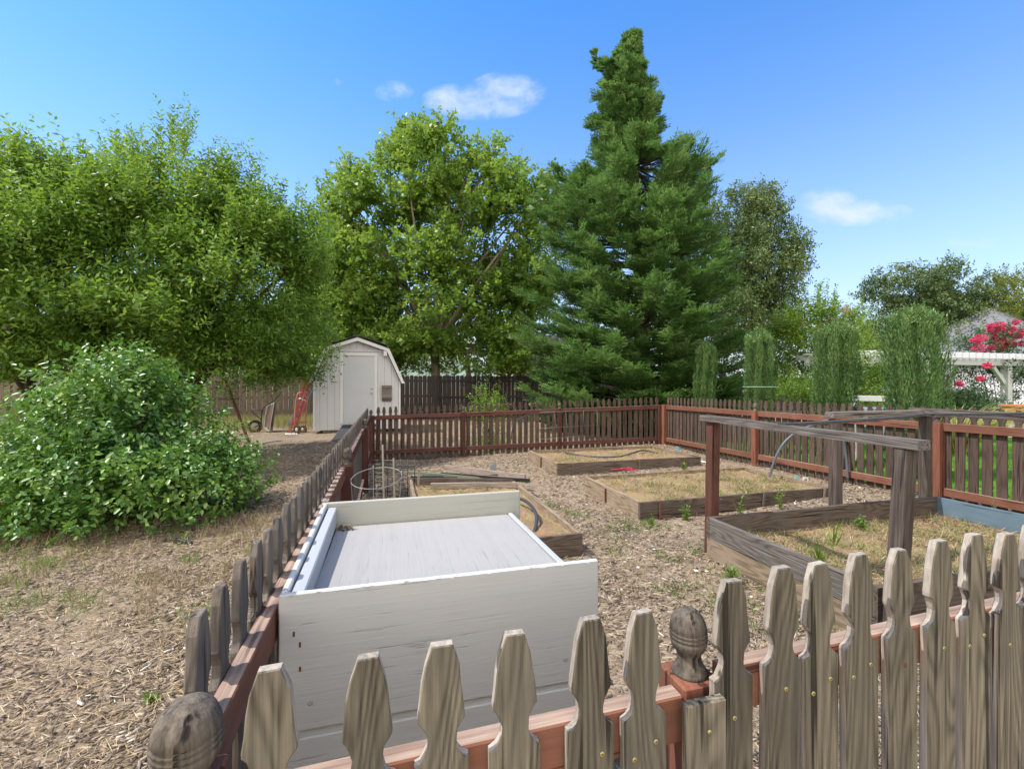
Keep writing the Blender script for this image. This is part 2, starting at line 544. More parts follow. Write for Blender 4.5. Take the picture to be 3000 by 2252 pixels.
L_PLUM = leafmat('plum_leaf', (.035, .11, .013), (.13, .245, .03), (.31, .41, .06), .52, .42, (.30, .46, .04), .45)
L_SYC = leafmat('sycamore_leaf', (.05, .12, .02), (.13, .24, .032), (.29, .39, .065), .45, .45, (.36, .50, .05), .4, .5)
L_RED = leafmat('redwood_needles', (.022, .07, .015), (.105, .21, .052), (.31, .41, .14), .5, .34, (.16, .30, .06), .35, 1.3)
L_CYP = leafmat('cypress_scale', (.032, .095, .028), (.12, .225, .065), (.28, .37, .12), .6, .2, (.16, .26, .05), .3, 2.5)
L_OAK = leafmat('oak_leaf', (.04, .085, .022), (.10, .165, .045), (.26, .31, .10), .5, .25, (.22, .25, .08), .4, .5)
L_FAR = leafmat('far_tree_leaf', (.04, .085, .028), (.10, .155, .05), (.21, .26, .085), .55, .25, (.16, .22, .07), .3, .35)
L_YEL = leafmat('yellow_green_leaf', (.06, .10, .015), (.13, .17, .022), (.24, .26, .04), .5, .35, None, .3, .5)
L_BUSH = leafmat('glossy_shrub_leaf', (.032, .105, .017), (.10, .22, .036), (.28, .40, .075), .40, .25, (.22, .42, .03), .6, 1.2)
L_LIGHT = leafmat('bright_shrub_leaf', (.07, .15, .015), (.14, .25, .025), (.26, .36, .05), .45, .4, (.38, .55, .05), .4, 1.2)
L_CRAPE = leafmat('crape_myrtle_leaf', (.06, .13, .015), (.13, .22, .025), (.24, .31, .04), .45, .4, (.34, .48, .05), .4, .8)
L_DKG = leafmat('dark_shrub_leaf', (.02, .055, .018), (.045, .095, .03), (.10, .16, .05), .5, .25, None, .4, .8)
L_PINK = leafmat('pink_blossom', (.48, .03, .09), (.68, .06, .17), (.85, .2, .32), .6, .3, (.9, .2, .25), .2, 3)
L_PPALE = leafmat('pale_pink_blossom', (.5, .22, .28), (.6, .3, .35), (.7, .4, .42), .6, .3, None, .2, 3)
L_ORN = leafmat('yellow_grass_blade', (.17, .19, .04), (.33, .33, .08), (.48, .46, .16), .5, .35, None, .3, 1.5)
L_LAWN = leafmat('lawn_blade', (.05, .14, .015), (.09, .22, .02), (.16, .29, .035), .5, .35, None, .3, .6)
L_WEED = leafmat('weed_leaf', (.05, .12, .015), (.11, .20, .03), (.22, .28, .06), .5, .35, None, .3, 2)
L_DRY = bitmat('dry_grass_straw', [(0, (.19, .125, .07)), (.4, (.32, .235, .14)), (.75, (.42, .33, .21)), (.9, (.30, .27, .10)), (1, (.20, .24, .06))])
L_PALEG = bitmat('pale_seeding_grass', [(0, (.24, .24, .075)), (.4, (.36, .33, .13)), (.8, (.46, .40, .20)), (1, (.18, .26, .05))])
M_CHIP = bitmat('bark_chips', [(0, (.05, .036, .025)), (.22, (.115, .087, .062)), (.5, (.205, .162, .118)), (.78, (.30, .245, .183)), (.97, (.48, .40, .31)), (1, (.62, .57, .50))])
M_STRAW = bitmat('straw_strands', [(0, (.30, .20, .10)), (.5, (.46, .34, .19)), (1, (.62, .51, .33))])


# ------------------------------------------------------------------ sky, sun, camera
def make_world():
    w = bpy.data.worlds.new('World'); scene.world = w; w.use_nodes = True
    nt = w.node_tree; nt.nodes.clear(); t = NT(nt)
    sky = t.n('TexSky'); sky.sky_type = 'NISHITA'; sky.sun_disc = False
    sky.sun_elevation = R(SUN_EL); sky.sun_rotation = R(SUN_AZ)
    sky.altitude = 100; sky.air_density = 1.0; sky.dust_density = .05; sky.ozone_density = 3.5
    hs = t.n('HueSaturation', ins={'Color': sky.outputs[0], 'Hue': .504, 'Saturation': 1.3, 'Value': .99})
    # two small fair-weather clouds, fixed to directions of the sky
    tc = t.n('TexCoord'); sp = t.n('SeparateXYZ'); t.link(tc.outputs['Generated'], sp.inputs[0])
    y = t.math('MAXIMUM', sp.outputs[1], .02)
    r = t.math('DIVIDE', sp.outputs[0], y); s = t.math('DIVIDE', sp.outputs[2], y)
    cv = t.n('CombineXYZ', ins={'X': r, 'Y': t.math('MULTIPLY', s, 1.5), 'Z': .37})
    nz = t.noise(cv.outputs[0], 12.0, 8, .62, .3)
    tot = None
    for dx, dy, rx, ry, gain in ((1040, 220, 128, 44, .9), (1095, 198, 95, 50, .72), (975, 215, 70, 38, .8), (850, 197, 50, 28, .5), (1790, 445, 80, 45, .8), (1850, 460, 140, 32, .75), (2085, 525, 80, 20, .35), (728, 180, 14, 14, .25)):
        cr, cs = (dx - 1105.5) / 972.9, (830 - dy) / 972.9
        ex = t.math('DIVIDE', t.math('SUBTRACT', r, cr), rx / 972.9)
        sy = t.math('SUBTRACT', s, cs)
        ey = t.math('DIVIDE', sy, ry / 972.9)
        d2 = t.math('ADD', t.math('MULTIPLY', ex, ex), t.math('MULTIPLY', ey, ey))
        k = t.math('MULTIPLY', t.math('SUBTRACT', 1.0, d2, True), gain)
        tot = k if tot is None else t.math('MAXIMUM', tot, k)
    f = t.math('ADD', t.math('MULTIPLY', tot, .75), t.math('MULTIPLY', t.math('SUBTRACT', nz, .5), 1.5))
    f = t.math('MULTIPLY', f, t.math('MULTIPLY', tot, 5.0, True))
    al = t.ramp(f, [(.0, 0.0), (1.15, .82)], 'EASE')
    front = t.math('GREATER_THAN', sp.outputs[1], .05)
    col = t.mix(t.math('MULTIPLY', al, front), hs.outputs[0], CLOUD_COL)
    # pale air low over the horizon
    hz = t.math('POWER', t.math('SUBTRACT', 1.0, t.math('MAXIMUM', sp.outputs[2], 0.0), True), 2.9)
    col = t.mix(t.math('MULTIPLY', hz, .97), col, (2.5, 2.72, 3.05))
    # added cloud bank behind the viewer, unseen, to lift light in the shade
    cb = t.n('CombineXYZ', ins={'X': sp.outputs[0], 'Y': sp.outputs[1], 'Z': t.math('MULTIPLY', sp.outputs[2], 1.6)})
    nb = t.noise(cb.outputs[0], 2.6, 6, .58, .2)
    bk = t.math('MULTIPLY', t.math('SUBTRACT', t.math('MULTIPLY', sp.outputs[1], -1.0), .05), 2.5, True)
    cl = t.ramp(t.math('ADD', nb, t.math('MULTIPLY', bk, .22)), [(.52, 0.0), (.68, 1.0)])
    col = t.mix(t.math('MULTIPLY', cl, bk), col, CLOUD_FILL)
    bg = t.n('Background', ins={'Color': col, 'Strength': SKY_STR})
    out = t.n('OutputWorld'); t.link(bg.outputs[0], out.inputs[0])


SUN_EL, SUN_AZ, SKY_STR = 57, -95, .15
CLOUD_COL = (3.0, 3.2, 3.45)
CLOUD_FILL = (7.9, 7.5, 7.0)  # colour of the added unseen clouds, bright to act as fill light
make_world()
sl = bpy.data.lights.new('sun', 'SUN'); sl.energy = 2.75; sl.angle = R(.5); sl.color = (1.0, .95, .87)
so = bpy.data.objects.new('sun', sl); COL.objects.link(so)
sd = Vector((math.sin(R(SUN_AZ)) * math.cos(R(SUN_EL)), math.cos(R(SUN_AZ)) * math.cos(R(SUN_EL)), math.sin(R(SUN_EL))))
so.rotation_euler = sd.to_track_quat('Z', 'Y').to_euler()
so.location = sd * 50

cam = bpy.data.cameras.new('camera'); cam.sensor_width = 36; cam.lens = 36 * FPX / 3000
cam.clip_start = .05; cam.clip_end = 3000
co = bpy.data.objects.new('camera', cam); COL.objects.link(co)
co.location = (0, 0, CAMZ); co.rotation_euler = (R(90), 0, 0)
scene.camera = co
scene.view_settings.view_transform = 'Standard'; scene.view_settings.look = 'None'
scene.view_settings.exposure = EXPO = 1.12
scene.view_settings.gamma = 1; scene.view_settings.use_curve_mapping = False
scene.cycles.max_bounces = 6; scene.cycles.diffuse_bounces = 3; scene.cycles.glossy_bounces = 2
scene.cycles.transmission_bounces = 4; scene.cycles.use_denoising = True
scene.cycles.denoiser = 'OPENIMAGEDENOISE'; scene.cycles.denoising_input_passes = 'RGB_ALBEDO_NORMAL'; scene.cycles.denoising_prefilter = 'NONE'
scene.cycles.sample_clamp_indirect = 4


# ------------------------------------------------------------------ ground
def mulch_mat():
    m, nt, out = newmat('bark_mulch_ground'); t = NT(nt)
    tc = t.n('TexCoord'); v = tc.outputs['Object']
    mp = t.n('Mapping', ins={'Vector': v, 'Rotation': (0, 0, .5)}); mp.inputs['Scale'].default_value = (1, 2.2, 1)
    vo = t.n('TexVoronoi', ins={'Scale': 34.0, 'Randomness': 1.0}); t.link(mp.outputs[0], vo.inputs['Vector'])
    sp = t.n('SeparateColor'); t.link(vo.outputs['Color'], sp.inputs[0])
    chip = t.ramp(sp.outputs[0], [(0, (.07, .045, .03)), (.35, (.15, .105, .07)), (.7, (.25, .185, .125)), (1, (.40, .32, .23))])
    big = t.noise(v, .45, 4, .6); mid = t.noise(v, 2.2, 5, .65); fine = t.noise(v, 60, 4, .7)
    soil = t.mix(fine, (.20, .148, .10), (.34, .27, .19))
    c = t.mix(t.ramp(mid, [(.40, 0.0), (.62, .85)]), chip, soil)
    hs = t.n('HueSaturation', ins={'Color': c, 'Value': t.math('ADD', t.math('MULTIPLY', big, .6), .7)})
    b = t.n('BsdfPrincipled', ins={'Base Color': hs.outputs[0], 'Roughness': .95, 'Specular IOR Level': .1})
    h = t.math('ADD', t.math('MULTIPLY', vo.outputs['Distance'], -.6), t.math('MULTIPLY', fine, .5))
    bp = t.n('Bump', ins={'Strength': .7, 'Distance': .015, 'Height': h})
    t.link(bp.outputs[0], b.inputs['Normal']); t.link(b.outputs[0], out.inputs[0])
    return m


def lawn_mat():
    m, nt, out = newmat('lawn_turf'); t = NT(nt)
    tc = t.n('TexCoord'); v = tc.outputs['Object']
    c = t.ramp(t.noise(v, 25, 5, .7), [(.3, (.04, .12, .012)), (.55, (.085, .20, .02)), (.75, (.15, .27, .04))])
    b = t.n('BsdfPrincipled', ins={'Base Color': c, 'Roughness': .9, 'Specular IOR Level': .1})
    t.link(b.outputs[0], out.inputs[0])
    return m


def sheet(name, xs, ys, dz, mat, rough=0.0, seed=1, keep=None):
    X, Y = np.meshgrid(xs, ys)
    Z = tz(X.ravel(), Y.ravel()) + dz
    if rough:
        rg = np.random.default_rng(seed); Z = Z + rg.normal(0, rough, Z.shape) * np.exp(-((X.ravel()) ** 2 + Y.ravel() ** 2) / 300)
    v = np.stack([X.ravel(), Y.ravel(), Z], 1)
    nx, ny = len(xs), len(ys)
    i = (np.arange(ny - 1)[:, None] * nx + np.arange(nx - 1)[None]).ravel()
    f = np.stack([i, i + 1, i + 1 + nx, i + nx], 1)
    if keep is not None:
        cx = v[f].mean(1); f = f[keep(cx[:, 0], cx[:, 1])]
    return fast_mesh(name, v, f, mat, True)


far = np.array([20, 26, 34, 45, 60, 90, 140, 220, 340, 600.0])
gx = np.concatenate([-far[::-1], np.arange(-14, 14.01, .14), far]); gy = np.concatenate([-far[::-1][-4:], np.arange(-3, 16, .14), np.arange(16, 24, 1.0), far[1:]])
tag(add('ground', sheet('ground', gx, gy, 0, mulch_mat(), .007)), 'brown bark mulch and bare soil of the yard', 'ground', kind='structure')

# lawn beyond the right-hand garden fence
FR0 = Vector((3.52, 10.5, 0)); FRD = Vector((.262, -.965, 0))


def right_of_fence(x, y, m=.35):
    # signed distance to the right of the right fence line
    return ((x - FR0.x) * .965 + (y - FR0.y) * .262) > m


def lawn_keep(x, y): return right_of_fence(x, y, .45) & (x * -.262 + y * .965 < 10.6) & (x < 15)


tag(add('lawn', sheet('lawn', np.arange(2.5, 15, .25), np.arange(-2, 16, .25), .006, lawn_mat(), 0, 2, lawn_keep)), 'sunlit green lawn behind the right picket fence', 'lawn', kind='structure')

# distant wooded hill
rg = np.random.default_rng(5)
hx = np.linspace(-260, 120, 60); hy = np.linspace(0, 1, 16)
vs = []
for j, q in enumerate(hy):
    for i, x in enumerate(hx):
        top = 70 * math.exp(-((x + 125) / 60) ** 2) + 14
        vs.append((x, 215 + 120 * q, -1 + top * math.sin(q * math.pi * .5) + (rg.normal(0, 1.2) if 0 < j else 0)))
i = (np.arange(15)[:, None] * 60 + np.arange(59)[None]).ravel()
tag(add('hill', fast_mesh('hill', np.array(vs), np.stack([i, i + 1, i + 61, i + 60], 1), plain('hazy_hill_woods', (.17, .22, .17), .95, noise=.35, nscale=.15), True)),
    'pale green wooded hill far behind the trees', 'hill', kind='structure')
# ------------------------------------------------------------------ picket fences
def picket_outline(h=1.17, j=0.0, rnd=None):
    rnd = rnd or random.Random(1)
    hw = .0445
    half = [(hw, 0), (hw, h - .200), (.0435, h - .194), (.035, h - .1885), (.028, h - .180), (.0238, h - .168), (.0228, h - .157), (.0255, h - .145), (.032, h - .133), (.0378, h - .125),
            (.0376, h - .118), (.0348, h - .093), (.0316, h - .064), (.0266, h - .036), (.0148, h - .001)]
    cut = rnd.uniform(-.006, .006); half[-1] = (half[-1][0] + rnd.uniform(-.002, .003), half[-1][1] - abs(cut)); half[-2] = (half[-2][0] + rnd.uniform(-.0015, .0015), half[-2][1])
    w = [(x + rnd.uniform(-1, 1) * .0012, z + (rnd.uniform(-1, 1) * .0012 if z else 0)) for x, z in half]
    l = [(-x + rnd.uniform(-1, 1) * .0012, z + (rnd.uniform(-1, 1) * .0012 if z else 0)) for x, z in half]
    return w + l[::-1]


def picket_mesh(seed, mat, screws=None):
    rnd = random.Random(seed); m = MB()
    m.prism(picket_outline(1.17, 0, rnd), .019, bev=.0022)
    for (x, z, rust) in (screws or []):
        Mx = Matrix.Translation((x, -.0095, z)) @ Matrix.Rotation(R(90), 4, 'X')
        m.lathe([(.0048, -.001), (.0048, .0012), (.003, .0016)], 10, 1 if not rust else 2, Mx)
        m.lathe([(.0017, .0014), (.0017, .0019)], 6, 2, Mx)
    me = m.mesh('picket', mat, M_BRASS, M_RUST, W_EDGE)
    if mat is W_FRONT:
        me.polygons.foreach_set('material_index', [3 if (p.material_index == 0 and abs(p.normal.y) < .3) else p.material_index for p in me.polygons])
    return me


def finial_mesh():
    m = MB()
    m.lathe([(.036, 0), (.0345, .006), (.031, .012), (.024, .024), (.0225, .034), (.0245, .042), (.032, .052), (.0355, .062), (.0368, .070), (.0338, .0715), (.0368, .0745), (.037, .078), (.0342, .0800),
             (.0368, .083), (.0368, .086), (.034, .0878), (.0362, .0905), (.0345, .101), (.030, .113), (.023, .122), (.013, .1285), (.004, .1305)], 28)
    return m.mesh('finial', W_FIN)


FINIAL = finial_mesh()
PICK = {}


def pickets_for(kind):
    if kind not in PICK:
        mat = {'front': W_FRONT, 'brown': W_BROWN, 'grey': W_GREY}[kind]
        r = random.Random(3)
        sc = [[(-.021 + r.uniform(-.006, .006), .905 + r.uniform(-.01, .01), r.random() < .15), (.021, .93 + r.uniform(-.02, .01), r.random() < .15), (0, .26, False)][:3] for _ in range(6)]
        sc[1] = [(.004, .925, False)]; sc[3] = [(.0, .90, False)]; sc[4] = [(.006, .91, True)]
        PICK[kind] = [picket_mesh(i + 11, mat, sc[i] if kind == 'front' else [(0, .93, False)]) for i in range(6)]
    return PICK[kind]


def picket_fence(label, a, d, side, ts, posts, ztop, kind, railm, postm, group, drop=None, rails=True, skip_fin=(), hide=None):
    """a: start of the picket line, d: unit direction, side: unit normal towards the picket face.
    ts: picket positions along d; posts: post positions; ztop(t): picket top height"""
    d = Vector(d).normalized(); side = Vector(side).normalized()
    root = thing('picket_fence', Vector((a[0], a[1], gz(a[0], a[1]))), label, 'fence', group)
    rnd = random.Random(len(label))
    ms = pickets_for(kind)
    a = Vector((a[0], a[1], 0))
    ax = d if d.cross(Vector((0, 0, 1))).dot(side) > 0 else -d      # local X so that local -Y faces the picket side
    B = Matrix((ax, -side, Vector((0, 0, 1)))).transposed().to_4x4()
    for t in ts:
        p = a + d * t
        z = ztop(t) - 1.17 + rnd.uniform(-.006, .006)
        M = Matrix.Translation((p.x, p.y, z)) @ B @ Matrix.Rotation(rnd.gauss(0, .006), 4, 'Y') @ Matrix.Rotation(rnd.gauss(0, .012), 4, 'Z')
        add('picket', ms[rnd.randrange(6)], root, M)
    inn = -side
    for i in range(len(posts)):
        t = posts[i]
        p = a + d * t + inn * (.0095 + .0455)
        zt = ztop(t) - .18; zg = gz(p.x, p.y)
        m = MB(); h = zt - zg + .15
        m.box((0, 0, zg - .15 + h / 2 - (zg - .15 + h / 2)), (.089, .089, h), .004)
        M = Matrix.Translation((p.x, p.y, zg - .15 + h / 2)) @ B
        po = add('post', m.mesh('post', postm), root, M)
        if i not in skip_fin:
            add('finial', FINIAL, po, Matrix.Translation((p.x, p.y, zt)) @ Matrix.Rotation(rnd.uniform(0, 6), 4, 'Z') @ Matrix.Rotation(rnd.gauss(0, .04), 4, 'X'))
        if rails and i + 1 < len(posts):
            t2 = posts[i + 1]
            for off, w in ((.19, .089), (.94, .089)):
                q0 = a + d * (t + .046) + inn * (.0095 + .019); q1 = a + d * (t2 - .046) + inn * (.0095 + .019)
                q0.z = ztop(t + .05) - off - w / 2; q1.z = ztop(t2 - .05) - off - w / 2
                Mx, L = frame_m(q0, q1)
                mb = MB(); mb.box((0, 0, 0), (L, .038, w), .003)
                me = mb.mesh('rail', railm, W_REDTOP)
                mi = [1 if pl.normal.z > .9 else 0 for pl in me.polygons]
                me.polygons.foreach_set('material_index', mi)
                add('rail', me, root, Mx)
    return root


FG = 'picket fences round the vegetable garden'
# left fence: pickets stand on the outer (left) side
LA = Vector((-.565, .80, 0)); LD = Vector((-.2735, .962, 0)).normalized()
zl = lambda t: 1.215 - .0095 * t
picket_fence('weathered grey picket fence running away on the left beside the white box', LA, LD, (-.962, -.2735, 0),
             [(.01 + .13 * i) for i in range(70)], [2.72, 6.15, 9.20], zl, 'grey', W_MAR, W_POST_SHADE, FG)
# the rail from the front corner post to the first left post
# back fence: pickets on the far side
BA = LA + LD * 9.30; BE = Vector((3.50, 10.62, 0)); BD = (BE - BA).normalized(); BL = (BE - BA).length
zb = lambda t: zl(9.2) + .03 * t
picket_fence('dark red-railed picket fence across the far end of the garden', BA, BD, Vector((-BD.y, BD.x, 0)),
             [(.20 + .13 * i) for i in range(int((BL - .1) / .13))], [.09, 2.05, 4.22, BL - .04], zb, 'brown', W_MAR, W_POST_SHADE, FG, skip_fin=(0, 3))
# right fence
RA = Vector((3.60, 10.50, 0)); RD = Vector((.262, -.965, 0)).normalized()
zr = lambda t: zb(BL) - .0 + .006 * t
picket_fence('sunlit red-railed picket fence along the right side in front of the lawn', RA, RD, (.965, .262, 0),
             [(.06 + .123 * i) for i in range(66)], [.0, 2.70, 5.42, 8.1], zr, 'brown', W_RED, W_POST, FG, skip_fin=(0,))
# front fence, narrow panel then the main run
FA = Vector((-.463, .642, 0)); FD = VV2.normalized()
zf = lambda t: (1.195 + .02 * t) if t < .9 else (1.243 + .028 * (t - .84))
tl = [.11 + .126 * i for i in range(6)]; tr = [.925 + .1125 * i for i in range(20)]
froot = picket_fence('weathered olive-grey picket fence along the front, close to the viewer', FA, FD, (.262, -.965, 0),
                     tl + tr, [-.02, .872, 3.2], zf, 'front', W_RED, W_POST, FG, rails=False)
for o in froot.children_recursive:
    if o.name.startswith('finial') and (WM[o.name].translation - Vector((-.497, .69, 1.0))).length < .1:
        o.scale = (1.3, 1.3, 1.2); o.location.z -= .03
for (t0, t1, zo) in ((.046, .825, 0), (.919, 3.15, 0)):
    for off in (.19, .94):
        inn = Vector((-.262, .965, 0)); aa = Vector((FA.x, FA.y, 0))
        q0 = aa + FD * t0 + inn * .0285; q1 = aa + FD * t1 + inn * .0285
        q0.z = zf(t0) - off - .0445; q1.z = zf(t1) - off - .0445
        Mx, L = frame_m(q0, q1); mb = MB(); mb.box((0, 0, 0), (L, .038, .089), .003)
        me = mb.mesh('rail', W_RED, W_REDTOP)
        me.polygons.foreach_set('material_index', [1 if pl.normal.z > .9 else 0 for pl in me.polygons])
        add('rail', me, froot, Mx)
# short board nailed to the gate post
p = FA + FD * .848 + Vector((.262, -.965, 0)) * .0195
m = MB(); m.box((0, 0, 0), (.086, .019, .99), .003)
m.lathe([(.0045, -.001), (.0045, .0012)], 10, 1, Matrix.Translation((.004, -.0095, .44)) @ Matrix.Rotation(R(90), 4, 'X'))
B = Matrix((FD, Vector((-.262, .965, 0)), Vector((0, 0, 1)))).transposed().to_4x4()
add('post_board', m.mesh('post_board', W_FRONT, M_BRASS), froot, Matrix.Translation((p.x, p.y, .535)) @ B)
# rails of the left fence between the front corner post and its first post
lroot = [o for o in bpy.data.objects if o.name == 'picket_fence'][0]
for off in (.19, .94):
    inn = Vector((.962, .2735, 0))
    q0 = LA + LD * (-.04) + inn * .0285; q1 = LA + LD * 2.67 + inn * .0285
    q0.z = zl(0) - off - .0445; q1.z = zl(2.67) - off - .0445
    Mx, L = frame_m(q0, q1); mb = MB(); mb.box((0, 0, 0), (L, .038, .089), .003)
    me = mb.mesh('rail', W_RED, W_REDTOP)
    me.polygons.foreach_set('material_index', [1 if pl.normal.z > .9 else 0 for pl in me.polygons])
    add('rail', me, lroot, Mx)

# ------------------------------------------------------------------ white wooden box in the corner
zf_, zb_ = 1.062, 1.10
b0 = Vector((-.62, 1.20, 0)); V = VV2; U = UV2
box_root = thing('planter_box', (-.2, 1.7, gz(-.2, 1.7)), 'white painted wooden box with a sunken lid, standing inside the front fence corner', 'wooden box')


def bp(u, v, z): return b0 + U * u + V * v + Vector((0, 0, z))


fp = MB(); w = .925
Mf, L = frame_m(bp(0, 0, .5), bp(0, w, .5))
for z0, z1 in ((.0, .325), (.331, .672), (.692, zf_)):
    fp.box((0, 0, (z0 + z1) / 2 - .5), (L, .018, z1 - z0), .003)
fp.box((0, .006, 0), (L - .01, .006, 1.0), .001)
for x, z in ((-.425, .955), (-.41, .925), (-.41, .86)):
    fp.box((x, -.0095, z - .5), (.005, .003, .013), .0005, 1)
for x, z in ((-.385, .765), (-.44, .705), (.40, .70), (.35, .765)):
    fp.lathe([(.007, 0), (.007, .0015), (.003, .0005)], 10, 2, Matrix.Translation((x, -.009, z - .5)) @ Matrix.Rotation(R(90), 4, 'X'))
rq = random.Random(8)
for k in range(22):
    fp.box((rq.uniform(-.45, .45), -.0085 + rq.uniform(-.002, .001), zf_ - .5 - rq.uniform(.0, .008)), (rq.uniform(.004, .016), .003, rq.uniform(.002, .004)), .001)
add('front_panel', fp.mesh('front_panel', P_BOXX, M_RUST, M_GREYP), box_root, Mf)
board('side_board', bp(.012, .011, 1.0), bp(.80, .011, 1.035), .13, .018, P_BOXX, box_root, .004)
board('side_panel', bp(.012, .011, .46), bp(.80, .011, .46), .92, .016, P_BOXX, box_root)
board('side_cleat', bp(.02, .043, 1.018), bp(.79, .043, 1.045), .075, .036, P_PALE, box_root, .004)
board('back_board', bp(.805, -.004, 1.025), bp(.805, .90, 1.025), .152, .019, P_SAGE, box_root, .004)
board('back_panel', bp(.80, .0, .47), bp(.80, .87, .47), .93, .016, P_BOXX, box_root)
board('side_panel', bp(.012, .865, .48), bp(.79, .845, .48), .95, .018, P_BLUE, box_root)
board('side_batten', bp(.06, .945, .60), bp(.30, .940, .60), .66, .022, P_BLUE, box_root)
lid = MB(); Ml = Matrix((V, U, Vector((0, 0, 1)))).transposed().to_4x4(); Ml.translation = bp(.403, .452, .985)
vs = [(-.39, -.385, .0), (.40, -.385, .0), (.378, .385, .0), (-.39, .385, .0)]
lid.addv([(x, y, z - .009) for x, y, z in vs] + [(x, y, z + .009) for x, y, z in vs], [[0, 3, 2, 1], [4, 5, 6, 7], [0, 1, 5, 4], [1, 2, 6, 5], [2, 3, 7, 6], [3, 0, 4, 7]])
lid.lathe([(.017, 0), (.0165, .004), (.012, .008), (.003, .009)], 18, 1, Matrix.Translation((-.02, -.30, .009)))
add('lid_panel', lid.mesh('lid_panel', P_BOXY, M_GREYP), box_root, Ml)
st = MB(); st.beam(bp(.03, .868, .992), bp(.785, .846, .992), .018, .022, .005)
st.build('edge_strip', P_PALE, box_root)
# dry leaves gathered in the corner of the lid
rg = np.random.default_rng(12)
n = 16; base = np.array([bp(.74, .085, .996)]) + np.stack([rg.normal(0, .022, n), rg.normal(0, .016, n), rg.uniform(0, .012, n)], 1)
lv = leaves(base, rg.normal(0, 1, (n, 3)) * [1, 1, .3], rg.normal(0, .3, (n, 3)) + [0, 0, 1], .03, .016)
tag(add('dead_leaves', fast_mesh('dead_leaves', *lv, bitmat('dead_leaf', [(0, (.05, .035, .02)), (1, (.2, .14, .07))]))), 'dry brown leaf litter in the far corner of the white lid', 'leaf litter', kind='stuff')

# ------------------------------------------------------------------ raised beds


def soil_mat():
    m, nt, out = newmat('dry_garden_soil'); t = NT(nt)
    tc = t.n('TexCoord'); v = tc.outputs['Object']
    n1 = t.noise(v, 3.0, 5, .6); n2 = t.noise(v, 38, 6, .75)
    c = t.mix(t.ramp(n2, [(.3, 0.0), (.7, 1.0)]), (.155, .10, .06), (.35, .25, .155)); c = t.mix(t.ramp(t.noise(v, 7, 4, .6), [(.5, 0.0), (.66, .55)]), c, (.40, .21, .10)); c = t.mix(t.ramp(n1, [(.45, 0.0), (.7, .6)]), c, (.30, .27, .10))
    b = t.n('BsdfPrincipled', ins={'Base Color': c, 'Roughness': .95, 'Specular IOR Level': .1})
    q = t.n('Bump', ins={'Strength': .8, 'Distance': .02, 'Height': n2}); t.link(q.outputs[0], b.inputs['Normal']); t.link(b.outputs[0], out.inputs[0])
    return m


SOIL = soil_mat()
BEDS = []


def raised_bed(label, c, lv, lu, ztop, courses, mats, soil_drop=.06, group='raised vegetable beds', stakes=(), tilt=0.0):
    """c: near-left corner (x,y). lv along V, lu along U. courses: list of (z_bottom, z_top) per board course"""
    c = Vector((c[0], c[1], 0)); th = .038
    root = thing('raised_bed', (c.x, c.y, gz(c.x, c.y)), label, 'raised bed', group)
    for k, (z0, z1) in enumerate(courses):
        mf, ml, mb_, mr = mats[k]
        zc = (z0 + z1) / 2; h = z1 - z0 - .002

        def pt(v, u): return c + V * v + U * u + Vector((0, 0, zc))
        e = .004 * k
        board('board', pt(-th / 2 - e, th / 2 - e), pt(lv + th / 2 + e, th / 2 - e), h, th, mf, root, .004, warp=.003)
        board('board', pt(-th / 2 - e, lu - th / 2 + e), pt(lv + th / 2 + e, lu - th / 2 + e), h, th, mb_, root, .004, warp=.003)
        board('board', pt(-e, th + .001), pt(-e, lu - th - .001), h, th, ml, root, .004, warp=.003)
        board('board', pt(lv + e, th + .001), pt(lv + e, lu - th - .001), h, th, mr, root, .004, warp=.003)
    for (v, u, hh, lean, mt) in stakes:
        q = c + V * v + U * u
        board('stake', Vector((q.x, q.y, ztop - .24)), Vector((q.x + lean, q.y, ztop - .02 + hh)), .03, .012, mt, root, .002, up=V)
    nx, ny = 46, 26
    rg = np.random.default_rng(int(c.x * 100) + 500)
    a = np.linspace(th / 2, lv - th / 2, nx); b = np.linspace(th, lu - th, ny)
    A, B_ = np.meshgrid(a, b)
    z = ztop - soil_drop + rg.normal(0, .007, A.shape) + .02 * np.sin(A * 2.3 + c.x) * np.cos(B_ * 3.1)
    X = A * V.x + B_ * U.x; Y = A * V.y + B_ * U.y
    vs = np.stack([X.ravel(), Y.ravel(), z.ravel()], 1)
    i = (np.arange(ny - 1)[:, None] * nx + np.arange(nx - 1)[None]).ravel()
    add('soil', fast_mesh('soil', vs, np.stack([i, i + 1, i + 1 + nx, i + nx], 1), SOIL, True), root, Matrix.Translation((c.x, c.y, 0)))
    BEDS.append((c, lv, lu, ztop - soil_drop))
    return root


pb, db = W_BED, W_BEDD  # dark wood on the front boards paints in their shaded side
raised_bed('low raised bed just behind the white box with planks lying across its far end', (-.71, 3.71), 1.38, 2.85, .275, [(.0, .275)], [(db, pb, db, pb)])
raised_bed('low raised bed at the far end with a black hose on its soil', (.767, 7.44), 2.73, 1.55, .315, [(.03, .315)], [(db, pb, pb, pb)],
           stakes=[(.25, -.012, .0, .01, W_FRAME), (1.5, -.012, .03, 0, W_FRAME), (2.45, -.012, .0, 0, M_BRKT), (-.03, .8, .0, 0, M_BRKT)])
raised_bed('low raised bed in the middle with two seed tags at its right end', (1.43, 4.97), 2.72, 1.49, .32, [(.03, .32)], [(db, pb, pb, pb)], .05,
           stakes=[(.22, -.012, .0, .01, M_BRKT), (1.62, -.012, .02, .02, W_FRAME), (2.55, -.012, .02, .015, W_LUM), (-.03, .8, -.0, 0, M_BRKT)])
